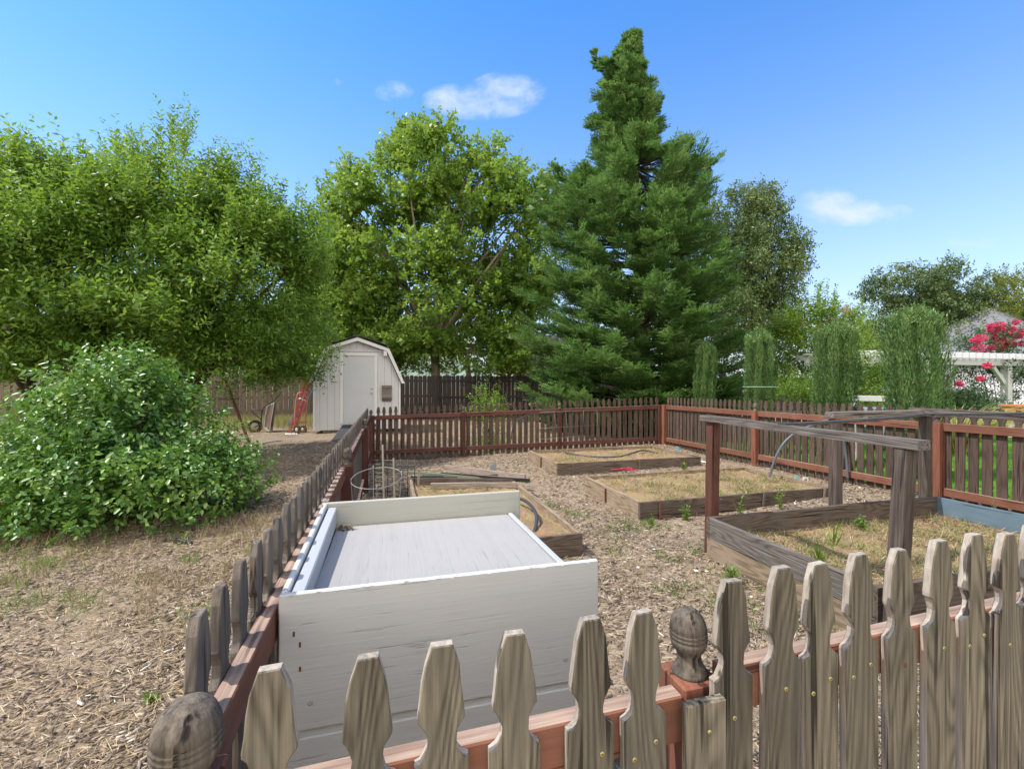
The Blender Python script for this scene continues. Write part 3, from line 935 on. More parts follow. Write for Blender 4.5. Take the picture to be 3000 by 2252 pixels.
raised_bed('tall two-board raised bed at the right with a blue-grey top board', (2.085, 2.55), 2.72, 1.42, .473, [(.04, .30), (.302, .473)], [(db, pb, pb, pb), (db, W_FRAME, db, W_BLUE)], .20)
c = Vector((-6.9, 5.0, 0))
board('raised_bed_board', Vector((-6.6, 4.8, .14)), Vector((-5.62, 5.12, .12)), .22, .04, W_BEDD)
tag(bpy.data.objects['raised_bed_board'], 'brown bed edging board half hidden behind the left shrub', 'board')

# ------------------------------------------------------------------ timber frame over the right bed
fr = thing('timber_frame', (3.1, 3.6, gz(3.1, 3.6)), 'open grey timber frame of posts and top rails over the tall right bed', 'timber frame')


def fpost(p0, p1, w, mat):
    M, L = frame_m(p0, p1, V)
    M = M @ Matrix(((0, 0, 1, 0), (0, 1, 0, 0), (-1, 0, 0, 0), (0, 0, 0, 1)))   # local Z along the post
    m = MB(); m.box((0, 0, 0), (w, w, L), .004)
    return add('post', m.mesh('post', mat), fr, M)


PA, PB_, PC, PF = Vector((1.76, 3.985, 0)), Vector((2.15, 2.46, 0)), Vector((3.13, 4.36, 0)), Vector((4.33, 4.72, 0))
fpost(PA + Vector((0, 0, .0)), PA + Vector((.02, 0, 1.29)), .084, W_DPOST)
fpost(PB_ + Vector((-.055, .03, .0)), PB_ + Vector((0, 0, 1.27)), .076, W_FRAMEZ)
fpost(PC, PC + Vector((.0, 0, 1.285)), .084, W_FRAMEZ)
fpost(PF, PF + Vector((0, 0, 1.285)), .084, W_FRAMEZ)
PG = Vector((4.72, 3.28, 0)); fpost(PG, PG + Vector((0, 0, 1.285)), .084, W_FRAMEZ)
up1 = Vector((0, 0, 1))
board('top_rail', PA + UV2 * .09 + Vector((0, 0, 1.318)), PB_ - UV2 * .09 + Vector((0, 0, 1.296)), .05, .09, W_FRAME, fr, .012, warp=.003)
board('top_rail', PC - VV2 * .08 + Vector((0, 0, 1.328)), PF - VV2 * .09 + Vector((0, 0, 1.328)), .055, .089, W_FRAME, fr, .004)
board('top_rail', PF + UV2 * .1 + Vector((-.03, 0, 1.335)), PG - UV2 * .12 + Vector((0, 0, 1.335)), .07, .10, W_FRAME, fr, .004)
# weathered strips lying across the frame
pl = MB()
q = [P(2290, 1247, 3.24), P(2330, 1247, 3.26), P(2480, 1239, 3.37), P(2640, 1226, 3.52), P(2700, 1219, 3.57), P(2820, 1219, 3.70), P(3000, 1216, 3.88)]
q = [v + VV2 * 0 for v in q]; q.append(q[-1] + VV2 * .35)
for a_, b_ in zip(q[:-1], q[1:]): pass
vs = []; fs = []
for i_, v in enumerate(q):
    for dy, dz in ((-.035, -.008), (.035, -.008), (.035, .01), (-.035, .01)):
        vs.append(v + UV2 * dy + Vector((0, 0, dz + .012)))
for i_ in range(len(q) - 1):
    for k in range(4):
        k2 = (k + 1) % 4; fs.append([i_ * 4 + k, i_ * 4 + k2, (i_ + 1) * 4 + k2, (i_ + 1) * 4 + k])
fs += [[3, 2, 1, 0], [len(vs) - 4 + k for k in range(4)]]
pl.addv(vs, fs)
o = pl.build('lath_strip', W_BLKL)
tag(o, 'long thin black weathered strip lying across the top of the timber frame', 'wood strip')
# ------------------------------------------------------------------ boundary board fence
fa = Vector((-24, 13.05, 0)); fd = VV2.normalized()


def fpt(t): return fa + fd * t


def board_fence(label, t0, t1, mat, flip):
    root = thing('board_fence', (*fpt((t0 + t1) / 2).xy, .2), label, 'fence', 'tall board fences along the boundary')
    rnd = random.Random(int(t0) + 50)
    n = max(1, round((t1 - t0) / 2.44)); bay = (t1 - t0) / n
    inn = Vector((fd.y, -fd.x, 0))
    for k in range(n):
        s0 = t0 + bay * k; m = MB(); x = .0
        front = (k in flip)
        q0 = fpt(s0); q1 = fpt(s0 + bay); M, L = frame_m((q0.x, q0.y, 0), (q1.x, q1.y, 0))
        g0 = gz(q0.x, q0.y)
        top = 1.98 + rnd.uniform(-.02, .02)
        while x < bay - .05:
            w = rnd.uniform(.17, .19); w = min(w, bay - x); c = x + w / 2 - bay / 2
            h = top + rnd.uniform(-.015, .012); b = g0 - .05; hw = w / 2 - rnd.uniform(.002, .008)
            off = (.03 if front else -.03) + rnd.uniform(-.003, .003)
            o = [(c - hw, b), (c + hw, b), (c + hw, h - .035), (c + hw - .03, h), (c - hw + .03, h), (c - hw, h - .035)]
            tilt = Matrix.Translation((0, off, 0))
            m.prism(o, .016, tilt)
            x += w
        add('board_panel', m.mesh('board_panel', mat), root, M)
        for zz in (top - .22, g0 + .9, g0 + .32):
            board('rail', q0 + inn * .0 + Vector((0, 0, zz)), q1 + Vector((0, 0, zz)), .085, .036, mat, root)
        board('post', Vector((q0.x, q0.y, g0 - .1)) - inn * .0, Vector((q0.x, q0.y, top - .08)), .09, .088, mat, root, up=fd)
    return root


board_fence('old brown board fence behind the plum trees and the wheelbarrow, left of the shed', 0, 19.2, W_FENCE, (2, 5, 7))
board_fence('dark shaded board fence between the shed and the tall conifer', 19.25, 29.0, W_FENCE_SHADE, (1, 2))
board_fence('shaded board fence glimpsed between the clipped cypresses and the white arbor', 29.05, 53.0, W_FENCE_SHADE, ())

# ------------------------------------------------------------------ shed
SX, SY = -4.66, 13.62
sg = gz(SX, SY)
sh_z = 1.62 - (950 + 1362 / 4.424 - 1126) * 13.62 / FPX
ang = math.atan2(.262, .965)
shed = thing('garden_shed', (SX, SY, sg), 'small white barn-roofed garden shed with a closed pale door', 'shed', None, ang)
SM = WM[shed.name]
ZB = sh_z - sg            # wall bottom above the base
S = .00221                # metres per measured unit across


def sx(z): return (z - 1072) * S


def szv(z): return ZB + (1362 - z) * .00233


# wall body with grooves
gam = [(1.24, 1.45), (.865, 2.40), (0.0, 2.70)]
out = [(-1.24, 0), (1.24, 0), (1.24, 1.45), (.82, 2.40), (0, 2.68), (-.82, 2.40), (-1.24, 1.45)]


def siding():
    m, nt, o_ = newmat('grooved_siding'); t = NT(nt)
    tc = t.n('TexCoord'); sp = t.n('SeparateXYZ'); t.link(tc.outputs['Object'], sp.inputs[0])
    f = t.math('FRACT', t.math('ADD', t.math('DIVIDE', t.math('ADD', sp.outputs[0], sp.outputs[1]), .205), 50.22))
    gr = t.math('LESS_THAN', f, .035)
    nz = t.noise(tc.outputs['Object'], 5, 5)
    c = t.mix(t.ramp(nz, [(.4, 0.0), (.8, .25)]), (.56, .555, .56), (.47, .46, .455)); c = t.mix(gr, c, (.22, .21, .20))
    b = t.n('BsdfPrincipled', ins={'Base Color': c, 'Roughness': .6, 'Specular IOR Level': .3})
    q = t.n('Bump', ins={'Strength': .6, 'Distance': .006, 'Height': t.math('MULTIPLY', gr, -1.0)}); t.link(q.outputs[0], b.inputs['Normal'])
    t.link(b.outputs[0], o_.inputs[0])
    return m


M_SID = siding()
m = MB(); m.prism([(x, z + ZB) for x, z in out], 2.4, Matrix.Translation((0, 1.2, 0)))
add('wall', m.mesh('wall', M_SID), shed, SM)


def local(mb, name, mat, y=0.0, par=shed):
    return add(name, mb.mesh(name, *(mat if isinstance(mat, (list, tuple)) else [mat])), par, SM @ Matrix.Translation((0, y, 0)))


# roof: gambrel shell
rp = [(1.36, 1.40), (.91, 2.475), (0, 2.80), (-.91, 2.475), (-1.36, 1.40)]
ri = [(1.32, 1.39), (.885, 2.435), (0, 2.75), (-.885, 2.435), (-1.32, 1.39)]
m = MB(); m.prism([(x, z + ZB) for x, z in (ri[::-1] + rp)][::-1], 2.62, Matrix.Translation((0, 1.19, 0)))
for k in (1, -1):
    m.beam((k * .42, -.13, ZB + 2.70), (k * .42, 2.5, ZB + 2.70), .012, .9, .002, up=Vector((k * .33, 0, 1)))
local(m, 'roof', M_SHING)
ro = [(1.375, 1.40), (.92, 2.44), (0, 2.765), (-.92, 2.44), (-1.375, 1.40)]
rn = [(1.285, 1.39), (.85, 2.375), (0, 2.665), (-.85, 2.375), (-1.285, 1.39)]
m = MB(); m.prism([(x, z + ZB) for x, z in (rn[::-1] + ro)][::-1], .03); local(m, 'roof_trim', P_TRIM, -.145)
ridge = MB(); ridge.beam((0, -.13, ZB + 2.815), (0, 2.5, ZB + 2.815), .02, .25, .006); local(ridge, 'ridge_cap', M_SHING)
m = MB(); m.box((0, -.012, ZB + 2.385), (1.66, .022, .07), .003); local(m, 'gable_band', P_SHED)
for k, dx in ((-1, 0), (1, 0)):
    m = MB(); m.box((k * .80, -.07, ZB + 2.30), (.10, .16, .15), .004); local(m, 'eave_block', P_TRIM)
for k in (-1, 1):
    m = MB(); m.box((k * 1.225, -.012, ZB + .72), (.055, .022, 1.44), .003); local(m, 'corner_trim', P_TRIM)
dl, dr, dt, db_ = sx(885), sx(1287), szv(408), szv(1282)
m = MB()
m.box((dl - .045, -.016, (dt + db_) / 2), (.09, .03, dt - db_), .004); m.box((dr + .045, -.016, (dt + db_) / 2), (.09, .03, dt - db_), .004)
m.box(((dl + dr) / 2, -.018, dt + .045), (dr - dl + .2, .034, .09), .004)
local(m, 'door_frame', P_TRIM)
door = MB(); dw = dr - dl; dh = dt - db_; cx = (dl + dr) / 2; cz = (dt + db_) / 2
door.box((cx, -.008, cz), (dw - .006, .014, dh - .006), .003)
for ix in (-1, 1):
    for z0, z1 in ((.06, .38), (.44, .74), (.80, .93)):
        w_, h_ = dw * .30, dh * (z1 - z0); xx = cx + ix * dw * .21; zz = db_ + dh * (z0 + z1) / 2
        door.box((xx, -.0155, zz), (w_, .004, h_), .0015); door.box((xx, -.0185, zz), (w_ - .07, .004, h_ - .07), .0018)
dob = add('door', door.mesh('door', P_DOOR), shed, SM)
for zz, nm in ((890, 'handle'), (830, 'deadbolt')):
    m = MB(); Mk = Matrix.Translation((sx(1255), -.016, szv(zz))) @ Matrix.Rotation(R(90), 4, 'X')
    m.lathe([(.03, 0), (.03, .006), (.012, .012), (.012, .03), (.028, .04), (.03, .055), (.02, .066), (.005, .07)] if nm == 'handle' else [(.031, 0), (.031, .012), (.02, .018), (.005, .02)], 16, 0, Mk)
    add(nm, m.mesh(nm, M_KNOB), dob, SM)
for xx, ww in ((-.72, .55), (.45, .6)):
    m = MB(); m.box((xx, .12, ZB / 2 - .04), (ww, .16, ZB + .08), .006); local(m, 'skid_block', W_FENCE)
# mailbox on the wall
mx, mz = sx(1455), szv(888)
mb_ = thing('mailbox', SM @ Vector((mx, -.04, mz - .2)), 'grey-brown metal mailbox hung on the shed wall right of the door', 'mailbox')
m = MB()
prof = [(0, .0), (-.05, .0), (-.10, .05), (-.115, .10), (-.105, .14), (-.09, .17), (-.09, .36), (-.10, .37), (-.10, .43), (-.06, .46), (0, .46)]
vs = []
for xx in (-.145, .145):
    vs += [(xx, y, z - .2) for y, z in prof]
n = len(prof)
fs = [[i, i + 1, n + i + 1, n + i] for i in range(n - 1)] + [list(range(n))[::-1], [n + i for i in range(n)]]
m.addv([SM @ (Vector(v) + Vector((mx, -.004, mz - .03))) for v in vs], fs)
m.build('body', M_BOXM, mb_)
m = MB(); m.box((mx, -.11, mz + .185), (.30, .022, .075), .004, M=SM); m.box((mx, -.10, mz + .09), (.012, .01, .04), .002, 1, M=SM); m.build('lid', [M_BOXM, M_BLACK], mb_)
m = MB(); m.box((mx - .01, -.012, mz - .245), (.27, .02, .06), .003, M=SM); m.build('newspaper_holder', W_LUM, mb_)
# ramp
r0 = SM @ Vector((dl - .0, -.03, db_ - .03)); r1 = SM @ Vector((dr + .05, -.03, db_ - .03)); fw = Vector((.14, -1.25, 0))
rt = thing('shed_ramp', (r0 + r1) / 2 + fw * .5 - Vector((0, 0, .2)), 'dark ramp leading up to the shed door behind the picket fence', 'ramp')
zz = gz(*(r0 + fw).xy) + .02
m = MB(); q = [r0, r1, r1 + fw, r0 + fw]; q[2] = Vector((q[2].x, q[2].y, zz)); q[3] = Vector((q[3].x, q[3].y, zz))
m.addv(q + [v - Vector((0, 0, .05)) for v in q], [[0, 3, 2, 1], [4, 5, 6, 7], [0, 1, 5, 4], [1, 2, 6, 5], [2, 3, 7, 6], [3, 0, 4, 7]])
m.build('deck', M_RAMP, rt)
m = MB()
for k in range(1, 7):
    m.beam(q[0].lerp(q[3], k / 7) + Vector((0, 0, .004)), q[1].lerp(q[2], k / 7) + Vector((0, 0, .004)), .006, .012, .001)
for k in (.0, .33, .66):
    m.beam(q[0].lerp(q[1], k) + Vector((0, 0, .004)), q[3].lerp(q[2], k) + Vector((0, 0, .004)), .006, .012, .001)
m.build('tread_strip', plain('worn_mat_edge', (.16, .16, .165), .7), rt)

# ------------------------------------------------------------------ tools left of the shed
B4 = lambda x, z, y: P(500 + x / 4.424, 950 + z / 4.424, y)
y0 = 13.45
ht = thing('hand_truck', B4(1680, 1415, y0), 'red hand truck with black wheels standing against the shed', 'hand truck')
off = Vector((.40, .10, 0))
for k in (0, 1):
    o = Vector((0, 0, 0)) if k == 0 else Vector((.30, .08, 0))
    m = MB(); m.tube([B4(1600, 1400, y0) + o, B4(1607, 1180, y0) + o, B4(1620, 985, y0) + o, B4(1650, 890, y0 + .05) + o * .6, B4(1700, 878, y0 + .05) + o * .5], .016, 8)
    m.build('frame_tube', plain('pink_red_worn_paint', (.55, .23, .17), .5) if k == 0 else M_RED, ht)
m = MB()
for zz in (965, 1060, 1150, 1270): m.beam(B4(1612, zz, y0), B4(1612, zz, y0) + Vector((.31, .08, 0)), .035, .012, .003)
m.build('cross_bar', M_RED, ht)
m = MB(); q = B4(1545, 1412, y0 - .1); m.box((q.x + .10, q.y, q.z), (.36, .24, .012), .002); m.build('toe_plate', M_STEEL, ht)
m = MB(); m.tube([B4(1640, 965, y0 - .05), B4(1690, 960, y0 - .05), B4(1750, 990, y0 - .05)], .012, 6); m.build('handle', M_STEEL, ht)
for cx_, dy in ((1640, -.10), (1718, .22)):
    c_ = B4(cx_, 1362, y0 + dy); m = MB()
    Mw = Matrix.Translation(c_) @ Matrix.Rotation(R(-20), 4, 'Z') @ Matrix.Rotation(R(90), 4, 'X')
    m.lathe([(.06, -.025), (.105, -.032), (.125, -.022), (.13, 0), (.125, .022), (.105, .032), (.06, .025)], 22, 0, Mw)
    m.lathe([(.012, -.03), (.055, -.028), (.058, 0), (.055, .028), (.012, .03)], 16, 1, Mw)
    m.build('wheel', [M_RUBB, plain('cream_hub', (.5, .42, .28), .6)], ht)
lad = thing('folded_ladder', B4(1560, 1412, y0 + .25), 'red folded stepladder leaning on the left side of the shed', 'ladder')
for k, (a_, b_) in enumerate((((1535, 1405), (1765, 690)), ((1600, 1400), (1825, 705)))):
    board('side_rail', B4(*a_, y0 + .25 + .05 * k), B4(*b_, y0 + .25 + .05 * k), .085, .05, M_RED, lad, .006)
for k in range(6):
    f = (k + .6) / 6.2
    a_ = B4(1535, 1405, y0 + .25).lerp(B4(1765, 690, y0 + .25), f); b_ = B4(1600, 1400, y0 + .3).lerp(B4(1825, 705, y0 + .3), f)
    board('rung', a_, b_, .06, .03, plain('pale_red_step', (.55, .22, .16), .5), lad, .004)
q = B4(1757, 675, y0 + .25); m = MB(); m.box(q, (.05, .06, .09), .01); m.build('end_cap', plain('yellow_plastic', (.6, .42, .03), .5), lad)
lad2 = thing('folded_ladder', B4(1530, 1310, y0 + .5), 'blue-grey folded ladder standing behind the red stepladder', 'ladder')
for k, (a_, b_) in enumerate((((1520, 1320), (1830, 760)), ((1560, 1320), (1850, 800)))):
    board('side_rail', B4(*a_, y0 + .5 + .04 * k), B4(*b_, y0 + .5 + .04 * k), .07, .04, M_LBLUE, lad2, .005)
for k in range(5):
    f = (k + .6) / 5.2
    board('rung', B4(1520, 1320, y0 + .5).lerp(B4(1830, 760, y0 + .5), f), B4(1560, 1320, y0 + .54).lerp(B4(1850, 800, y0 + .54), f), .05, .03, M_STEEL, lad2, .004)

# wheelbarrow tipped up on its nose
y1 = 14.0
wb = thing('wheelbarrow', B4(1200, 1380, y1), 'wheelbarrow stood upright on its wheel in the dry grass', 'wheelbarrow')
c_ = B4(1092, 1322, y1); m = MB()
Mw = Matrix.Translation(c_) @ Matrix.Rotation(R(12), 4, 'Z') @ Matrix.Rotation(R(90), 4, 'X')
m.lathe([(.14, -.03), (.18, -.042), (.205, -.03), (.212, 0), (.205, .03), (.18, .042), (.14, .03)], 26, 0, Mw)
wo = m.build('wheel', M_RUBB, wb)
m = MB(); m.lathe([(.02, -.045), (.13, -.028), (.14, -.02), (.14, .02), (.13, .028), (.02, .045)], 22, 0, Mw); m.build('rim', plain('cream_wheel_rim', (.42, .36, .25), .6), wo)
# tray: a shallow trapezoid pan standing on edge, its floor facing left
o_rim = [(1345, 1010), (1325, 1070), (1300, 1380), (1245, 1398)]
dpt = Vector((.18, .62, 0))
def ring(pts, sc, ya):
    c0 = [B4(x, z, y1 + ya) for x, z in pts]; return c0
A_ = [B4(1345, 1008, y1 - .28), B4(1275, 1395, y1 - .28), B4(1315, 1388, y1 + .34), B4(1360, 1010, y1 + .34)]      # rim
B__ = [B4(1240, 1060, y1 - .17), B4(1205, 1340, y1 - .17), B4(1215, 1335, y1 + .22), B4(1250, 1062, y1 + .22)]     # pan floor
m = MB(); m.addv(A_ + B__, [[4, 5, 6, 7], [0, 1, 5, 4], [1, 2, 6, 5], [2, 3, 7, 6], [3, 0, 4, 7]])
m2 = MB(); m2.addv([v + Vector((.012, -.004, 0)) for v in A_ + B__], [[7, 6, 5, 4], [4, 5, 1, 0], [5, 6, 2, 1], [6, 7, 3, 2], [7, 4, 0, 3]])
m.build('tray', M_GREYP, wb); m2.build('tray_inside', M_TRAYB, wb)
for dy in (-.22, .2):
    m = MB(); m.tube([B4(1085, 1330, y1 + dy * .2), B4(1175, 1290, y1 + dy * .5), B4(1180, 1160, y1 + dy * .8), B4(1200, 1085, y1 + dy), B4(1270, 1030, y1 + dy), B4(1345, 985, y1 + dy), B4(1400, 920, y1 + dy), B4(1462, 840, y1 + dy)], .017, 8)
    m.build('handle', M_BLACK, wb)
    m = MB(); m.tube([B4(1190, 1120, y1 + dy), B4(1060, 1097, y1 + dy), B4(1035, 1112, y1 + dy), B4(1175, 1235, y1 + dy * .7)], .012, 6); m.build('leg', M_BLACK, wb)
m = MB(); m.tube([B4(1060, 1100, y1 - .22), B4(1060, 1100, y1 + .2)], .012, 6); m.build('leg_brace', M_BLACK, wb)

# prop under the plum limb
q0, q1 = B4(1030, 1535, 11.6), B4(640, 540, 12.0); q0.z = gz(q0.x, q0.y) - .02
pr = thing('tree_prop', q0, 'red-brown timber prop leaning up under a plum limb', 'tree prop')
board('pole', q0, q1, .075, .04, W_PROP, pr, .004)
m = MB()
for a_, b_ in (((650, 570), (575, 430)), ((660, 575), (655, 380)), ((640, 540), (690, 470)), ((600, 470), (675, 470)), ((590, 440), (670, 420))):
    m.beam(B4(*a_, 12.0), B4(*b_, 12.02), .055, .03, .004)
m.build('forked_head', plain('rust_red_iron', (.26, .085, .04), .8, noise=.5), pr)

# ------------------------------------------------------------------ things lying in the garden
B2 = lambda x, z, y: P(1000 + x / 2.765, 1300 + z / 2.765, y)
g = 'old planks and stakes piled on the bed behind the white box'


def lying(name, cat, label, p0, p1, w, t, mat, up=Vector((0, 0, 1)), grp=g):
    o = board(name, p0, p1, w, t, mat, None, .003, up, warp=.002)
    return tag(o, label, cat, grp)


lying('plank', 'plank', 'long pale silvered plank on top of the pile, slanting down to the right', B2(835, 192, 7.3), B2(1490, 272, 6.55), .09, .035, W_LUM)
lying('plank', 'plank', 'short grey plank lying square across the near side of the pile', B2(725, 338, 6.02), B2(1428, 332, 6.02), .07, .04, W_LUM)
lying('plank', 'plank', 'brown plank with a cracked face behind the near grey plank', B2(600, 306, 6.2), B2(1425, 306, 6.3), .09, .03, W_BEDD)
lying('plank', 'plank', 'reddish-tinted grey plank under the long pale plank', B2(900, 250, 6.85), B2(1480, 292, 6.4), .05, .05, wood('pinkish_old_wood', (.30, .21, .17), (.14, .09, .07), 'X'))
lying('fence_stake', 'metal stake', 'dull green metal stake crossing the pile from upper left to lower right', B2(545, 232, 6.9), B2(1530, 303, 6.25), .035, .04, plain('green_enamel_stake', (.20, .24, .17), .5, metal=.2))
lying('fence_stake', 'metal stake', 'black metal stake lying beneath the green one in the pile', B2(810, 240, 6.75), B2(1525, 292, 6.2), .03, .03, M_BLACK)
lying('fence_stake', 'metal stake', 'short dark stake at the left end of the plank pile', B2(560, 272, 6.5), B2(825, 268, 6.5), .04, .04, plain('dark_iron', (.05, .05, .05), .6))
lying('wood_stake', 'stake', 'short upright wooden stake at the left of the plank pile', B2(622, 340, 6.05), B2(630, 205, 6.05), .03, .03, W_LUM, V)
m = MB(); Mx = Matrix.Translation(B2(1230, 222, 6.9)) @ Matrix.Rotation(.2, 4, 'Z'); m.prism([(-.055, -.12), (.055, -.12), (.05, .09), (.02, .13), (-.05, .10)], .012, Mx, bev=.003)
tag(m.build('slate_marker', plain('grey_slate', (.25, .25, .26), .7)), 'grey slate marker standing upright behind the plank pile', 'marker')

# upturned tomato cage
cg = thing('tomato_cage', (-.90, 3.0, gz(-.9, 3)), 'galvanised wire tomato cage beside the left fence behind the white box', 'tomato cage')
cc = Vector((-.90, 3.0, 1.0)); rr = .163
TI = Matrix.Rotation(R(14), 3, 'X')


def ringpt(a, r_): return cc + TI @ Vector((math.cos(a) * r_, math.sin(a) * r_, 0))


m = MB(); m.tube([ringpt(2 * math.pi * k / 40, rr) for k in range(41)], .0027, 6, cap=False); m.build('hoop', M_WIRE, cg)
m = MB(); m.tube([cc + Vector((math.cos(a) * .13, math.sin(a) * .13, -.45)) for a in [2 * math.pi * k / 30 for k in range(31)]], .0032, 6, cap=False); m.build('hoop', M_WIRE, cg)
for an in (.4, 2.0, 3.5, 5.0):
    q = ringpt(an, rr); m = MB()
    m.tube([q + Vector((0, 0, .02)), q, cc + Vector((math.cos(an) * .13, math.sin(an) * .13, -.45)), cc + Vector((math.cos(an) * .10, math.sin(an) * .10, -1.06))], .0032, 6); m.build('leg', M_WIRE, cg)
for px_, r0_, yy in ((1121, 1303, 3.0), (1153, 1342, 3.02)):
    q = P(px_, r0_, yy)
    board('bamboo_cane', Vector((q.x + .03, q.y, gz(q.x, q.y) - .03)), q, .011, .011, plain('grey_cane', (.30, .27, .20), .7))
# rolled wire panels leaning in the shade of the left fence
wp = thing('plant_cage', P(1140, 1455, 6.3), 'dark wire mesh panel leaning behind the tomato cage by the left fence', 'wire panel')
for k in range(9):
    m = MB(); z_ = .04 + k * .06; m.tube([Vector((-2.02, 6.55, z_)), Vector((-1.36, 6.35 + .01 * k, z_ + .01))], .006, 5); m.build('wire', plain('tan_rusty_wire', (.22, .19, .14), .7), wp)
for k in range(7):
    m = MB(); f_ = k / 6; m.tube([Vector((-2.0 + .62 * f_, 6.55 - .18 * f_, -.02)), Vector((-2.0 + .62 * f_, 6.57 - .18 * f_, .56))], .006, 5); m.build('wire', M_BLACK, wp)
canes = [o for o in bpy.data.objects if o.name.startswith('bamboo_cane')]
tag(canes[0], 'taller thin grey cane standing inside the wire tomato cage', 'cane'); tag(canes[1], 'shorter thin cane at the right inside the wire tomato cage', 'cane')


def hose(name, label, pts, r, mat, cat='hose', smooth=True):
    pts = [Vector(p) for p in pts]
    if smooth:
        out_ = []
        for i_ in range(len(pts) - 1):
            p0, p1, p2, p3 = pts[max(i_ - 1, 0)], pts[i_], pts[i_ + 1], pts[min(i_ + 2, len(pts) - 1)]
            for k in range(6):
                t = k / 6
                out_.append(.5 * ((2 * p1) + (p2 - p0) * t + (2 * p0 - 5 * p1 + 4 * p2 - p3) * t * t + (3 * p1 - p0 - 3 * p2 + p3) * t ** 3))
        pts = out_ + [pts[-1]]
    m = MB(); m.tube(pts, r, 8)
    return tag(m.build(name, mat), label, cat)


hose('irrigation_hose', 'black hose curving out of the soil behind the white box', [(-.12, 5.35, .24), (.07, 5.27, .29), (.20, 4.95, .30), (.25, 4.55, .28), (.2, 4.2, .215)], .018, M_HOSE)
hose('irrigation_hose', 'black drip hose lying in a wave on the far raised bed', [(1.03, 9.0, .27), (1.15, 8.7, .28), (1.4, 8.45, .28), (1.7, 8.35, .275), (2.0, 8.42, .275), (2.3, 8.65, .30), (2.6, 8.9, .32), (2.85, 8.82, .27)], .016, M_HOSE)
hose('irrigation_hoop', 'grey-black pipe hoop arching from the middle bed toward the right fence', [P(2254, 1408, 6.40), P(2258, 1385, 6.40), P(2272, 1340, 6.39), P(2296, 1298, 6.38), P(2332, 1267, 6.37), P(2385, 1243, 6.35), P(2432, 1232, 6.33), P(2462, 1262, 6.3), P(2478, 1330, 6.28), P(2484, 1405, 6.25)], .017, plain('grey_black_pipe', (.09, .105, .12), .4), 'pipe hoop')
hose('irrigation_hoop', 'thin black pipe hoop standing before the far picket fence', [P(1498, 1286, 9.75), P(1500, 1262, 9.75), P(1512, 1235, 9.75), P(1545, 1216, 9.75), P(1590, 1211, 9.8), P(1680, 1205, 9.9)], .010, M_BLACK, 'pipe hoop')
hose('irrigation_hose', 'short piece of black pipe on the mulch below the left shrub', [(-3.55, 4.62, .03), (-3.4, 4.58, .045), (-3.2, 4.5, .03)], .017, M_BLACK)
hose('irrigation_hose', 'black hose end poking from the right end of the far raised bed', [(3.35, 8.55, .2), (3.5, 8.45, .19), (3.62, 8.3, .17)], .014, M_STEEL)

# wire trellis by the back fence
tr_ = thing('wire_trellis', (1.6, 9.95, gz(1.6, 9.95)), 'thin wire trellis panel leaning at the far picket fence', 'trellis')
B7 = lambda x, z, y: P(1350 + x / 2.765, 950 + z / 2.765, y)
for a_, b_ in (((640, 712), (1200, 690)), ((640, 842), (1110, 815)), ((640, 930), (1115, 895))):
    m = MB(); m.tube([B7(*a_, 9.7), B7(*b_, 10.1)], .0022, 5); m.build('wire', M_WIRE, tr_)
for x0, x1 in ((745, 800), (840, 880), (900, 910), (985, 1010), (1095, 1118)):
    m = MB(); m.tube([B7(x0 + 8, 700, 9.9), B7(x1, 985, 9.9)], .0022, 5); m.build('wire', M_WIRE, tr_)

# seed tags, blue label, twine
for k, (px, py, lab, cmat, pm) in enumerate(((2335, 1406, 'teal seed tag with a red patch stuck in the middle bed', M_TAGB, M_RED), (2360, 1409, 'white seed tag with a green pepper picture beside the teal tag', M_TAGW, M_GRN))):
    p = P(px, py, 6.22); t_ = thing('seed_tag', p - Vector((0, 0, .06)), lab, 'plant tag', 'seed tags in the middle bed', .2)
    m = MB(); m.prism([(-.042, -.05), (.042, -.05), (.045, .02), (.035, .055), (-.03, .06), (-.045, .03)], .004, Matrix.Translation(p) @ Matrix.Rotation(.2, 4, 'Z')); m.build('label_plate', cmat, t_)
    m = MB()
    if k == 0: m.box((0, -.0035, -.008), (.034, .002, .055), .0005, M=Matrix.Translation(p) @ Matrix.Rotation(.2, 4, 'Z'))
    else: m.prism([(-.012, -.035), (.010, -.034), (.020, -.01), (.022, .018), (.008, .028), (0, .036), (-.006, .028), (-.022, .02), (-.022, -.012)], .002, Matrix.Translation(p) @ Matrix.Rotation(.2, 4, 'Z') @ Matrix.Translation((0, -.0035, 0)))
    m.build('picture', pm, t_)
    m = MB(); m.box((0, .003, -.09), (.012, .003, .08), .001, M=Matrix.Translation(p)); m.build('stem', cmat, t_)
p = P(1986, 1322, 9.25); m = MB(); m.box(p, (.045, .006, .20), .002); tag(m.build('plant_label', plain('sky_blue_plastic', (.12, .45, .62), .5)), 'sky-blue upright plant label in the corner of the far bed', 'plant tag')
rg = np.random.default_rng(3); m = MB(); c_ = P(1842, 1376, 7.62)
pts = [c_ + Vector((rg.normal(0, .05), rg.normal(0, .03), abs(rg.normal(0, .025)))) for _ in range(22)]; m.tube(pts, .0045, 5)
m.tube([c_ + Vector((-.3, .02, .0)), c_ + Vector((-.22, 0, .01)), c_ + Vector((-.05, 0, .02))], .004, 5)
tag(m.build('twine_tangle', M_PINK), 'tangle of pink twine lying between the far and middle beds', 'twine')

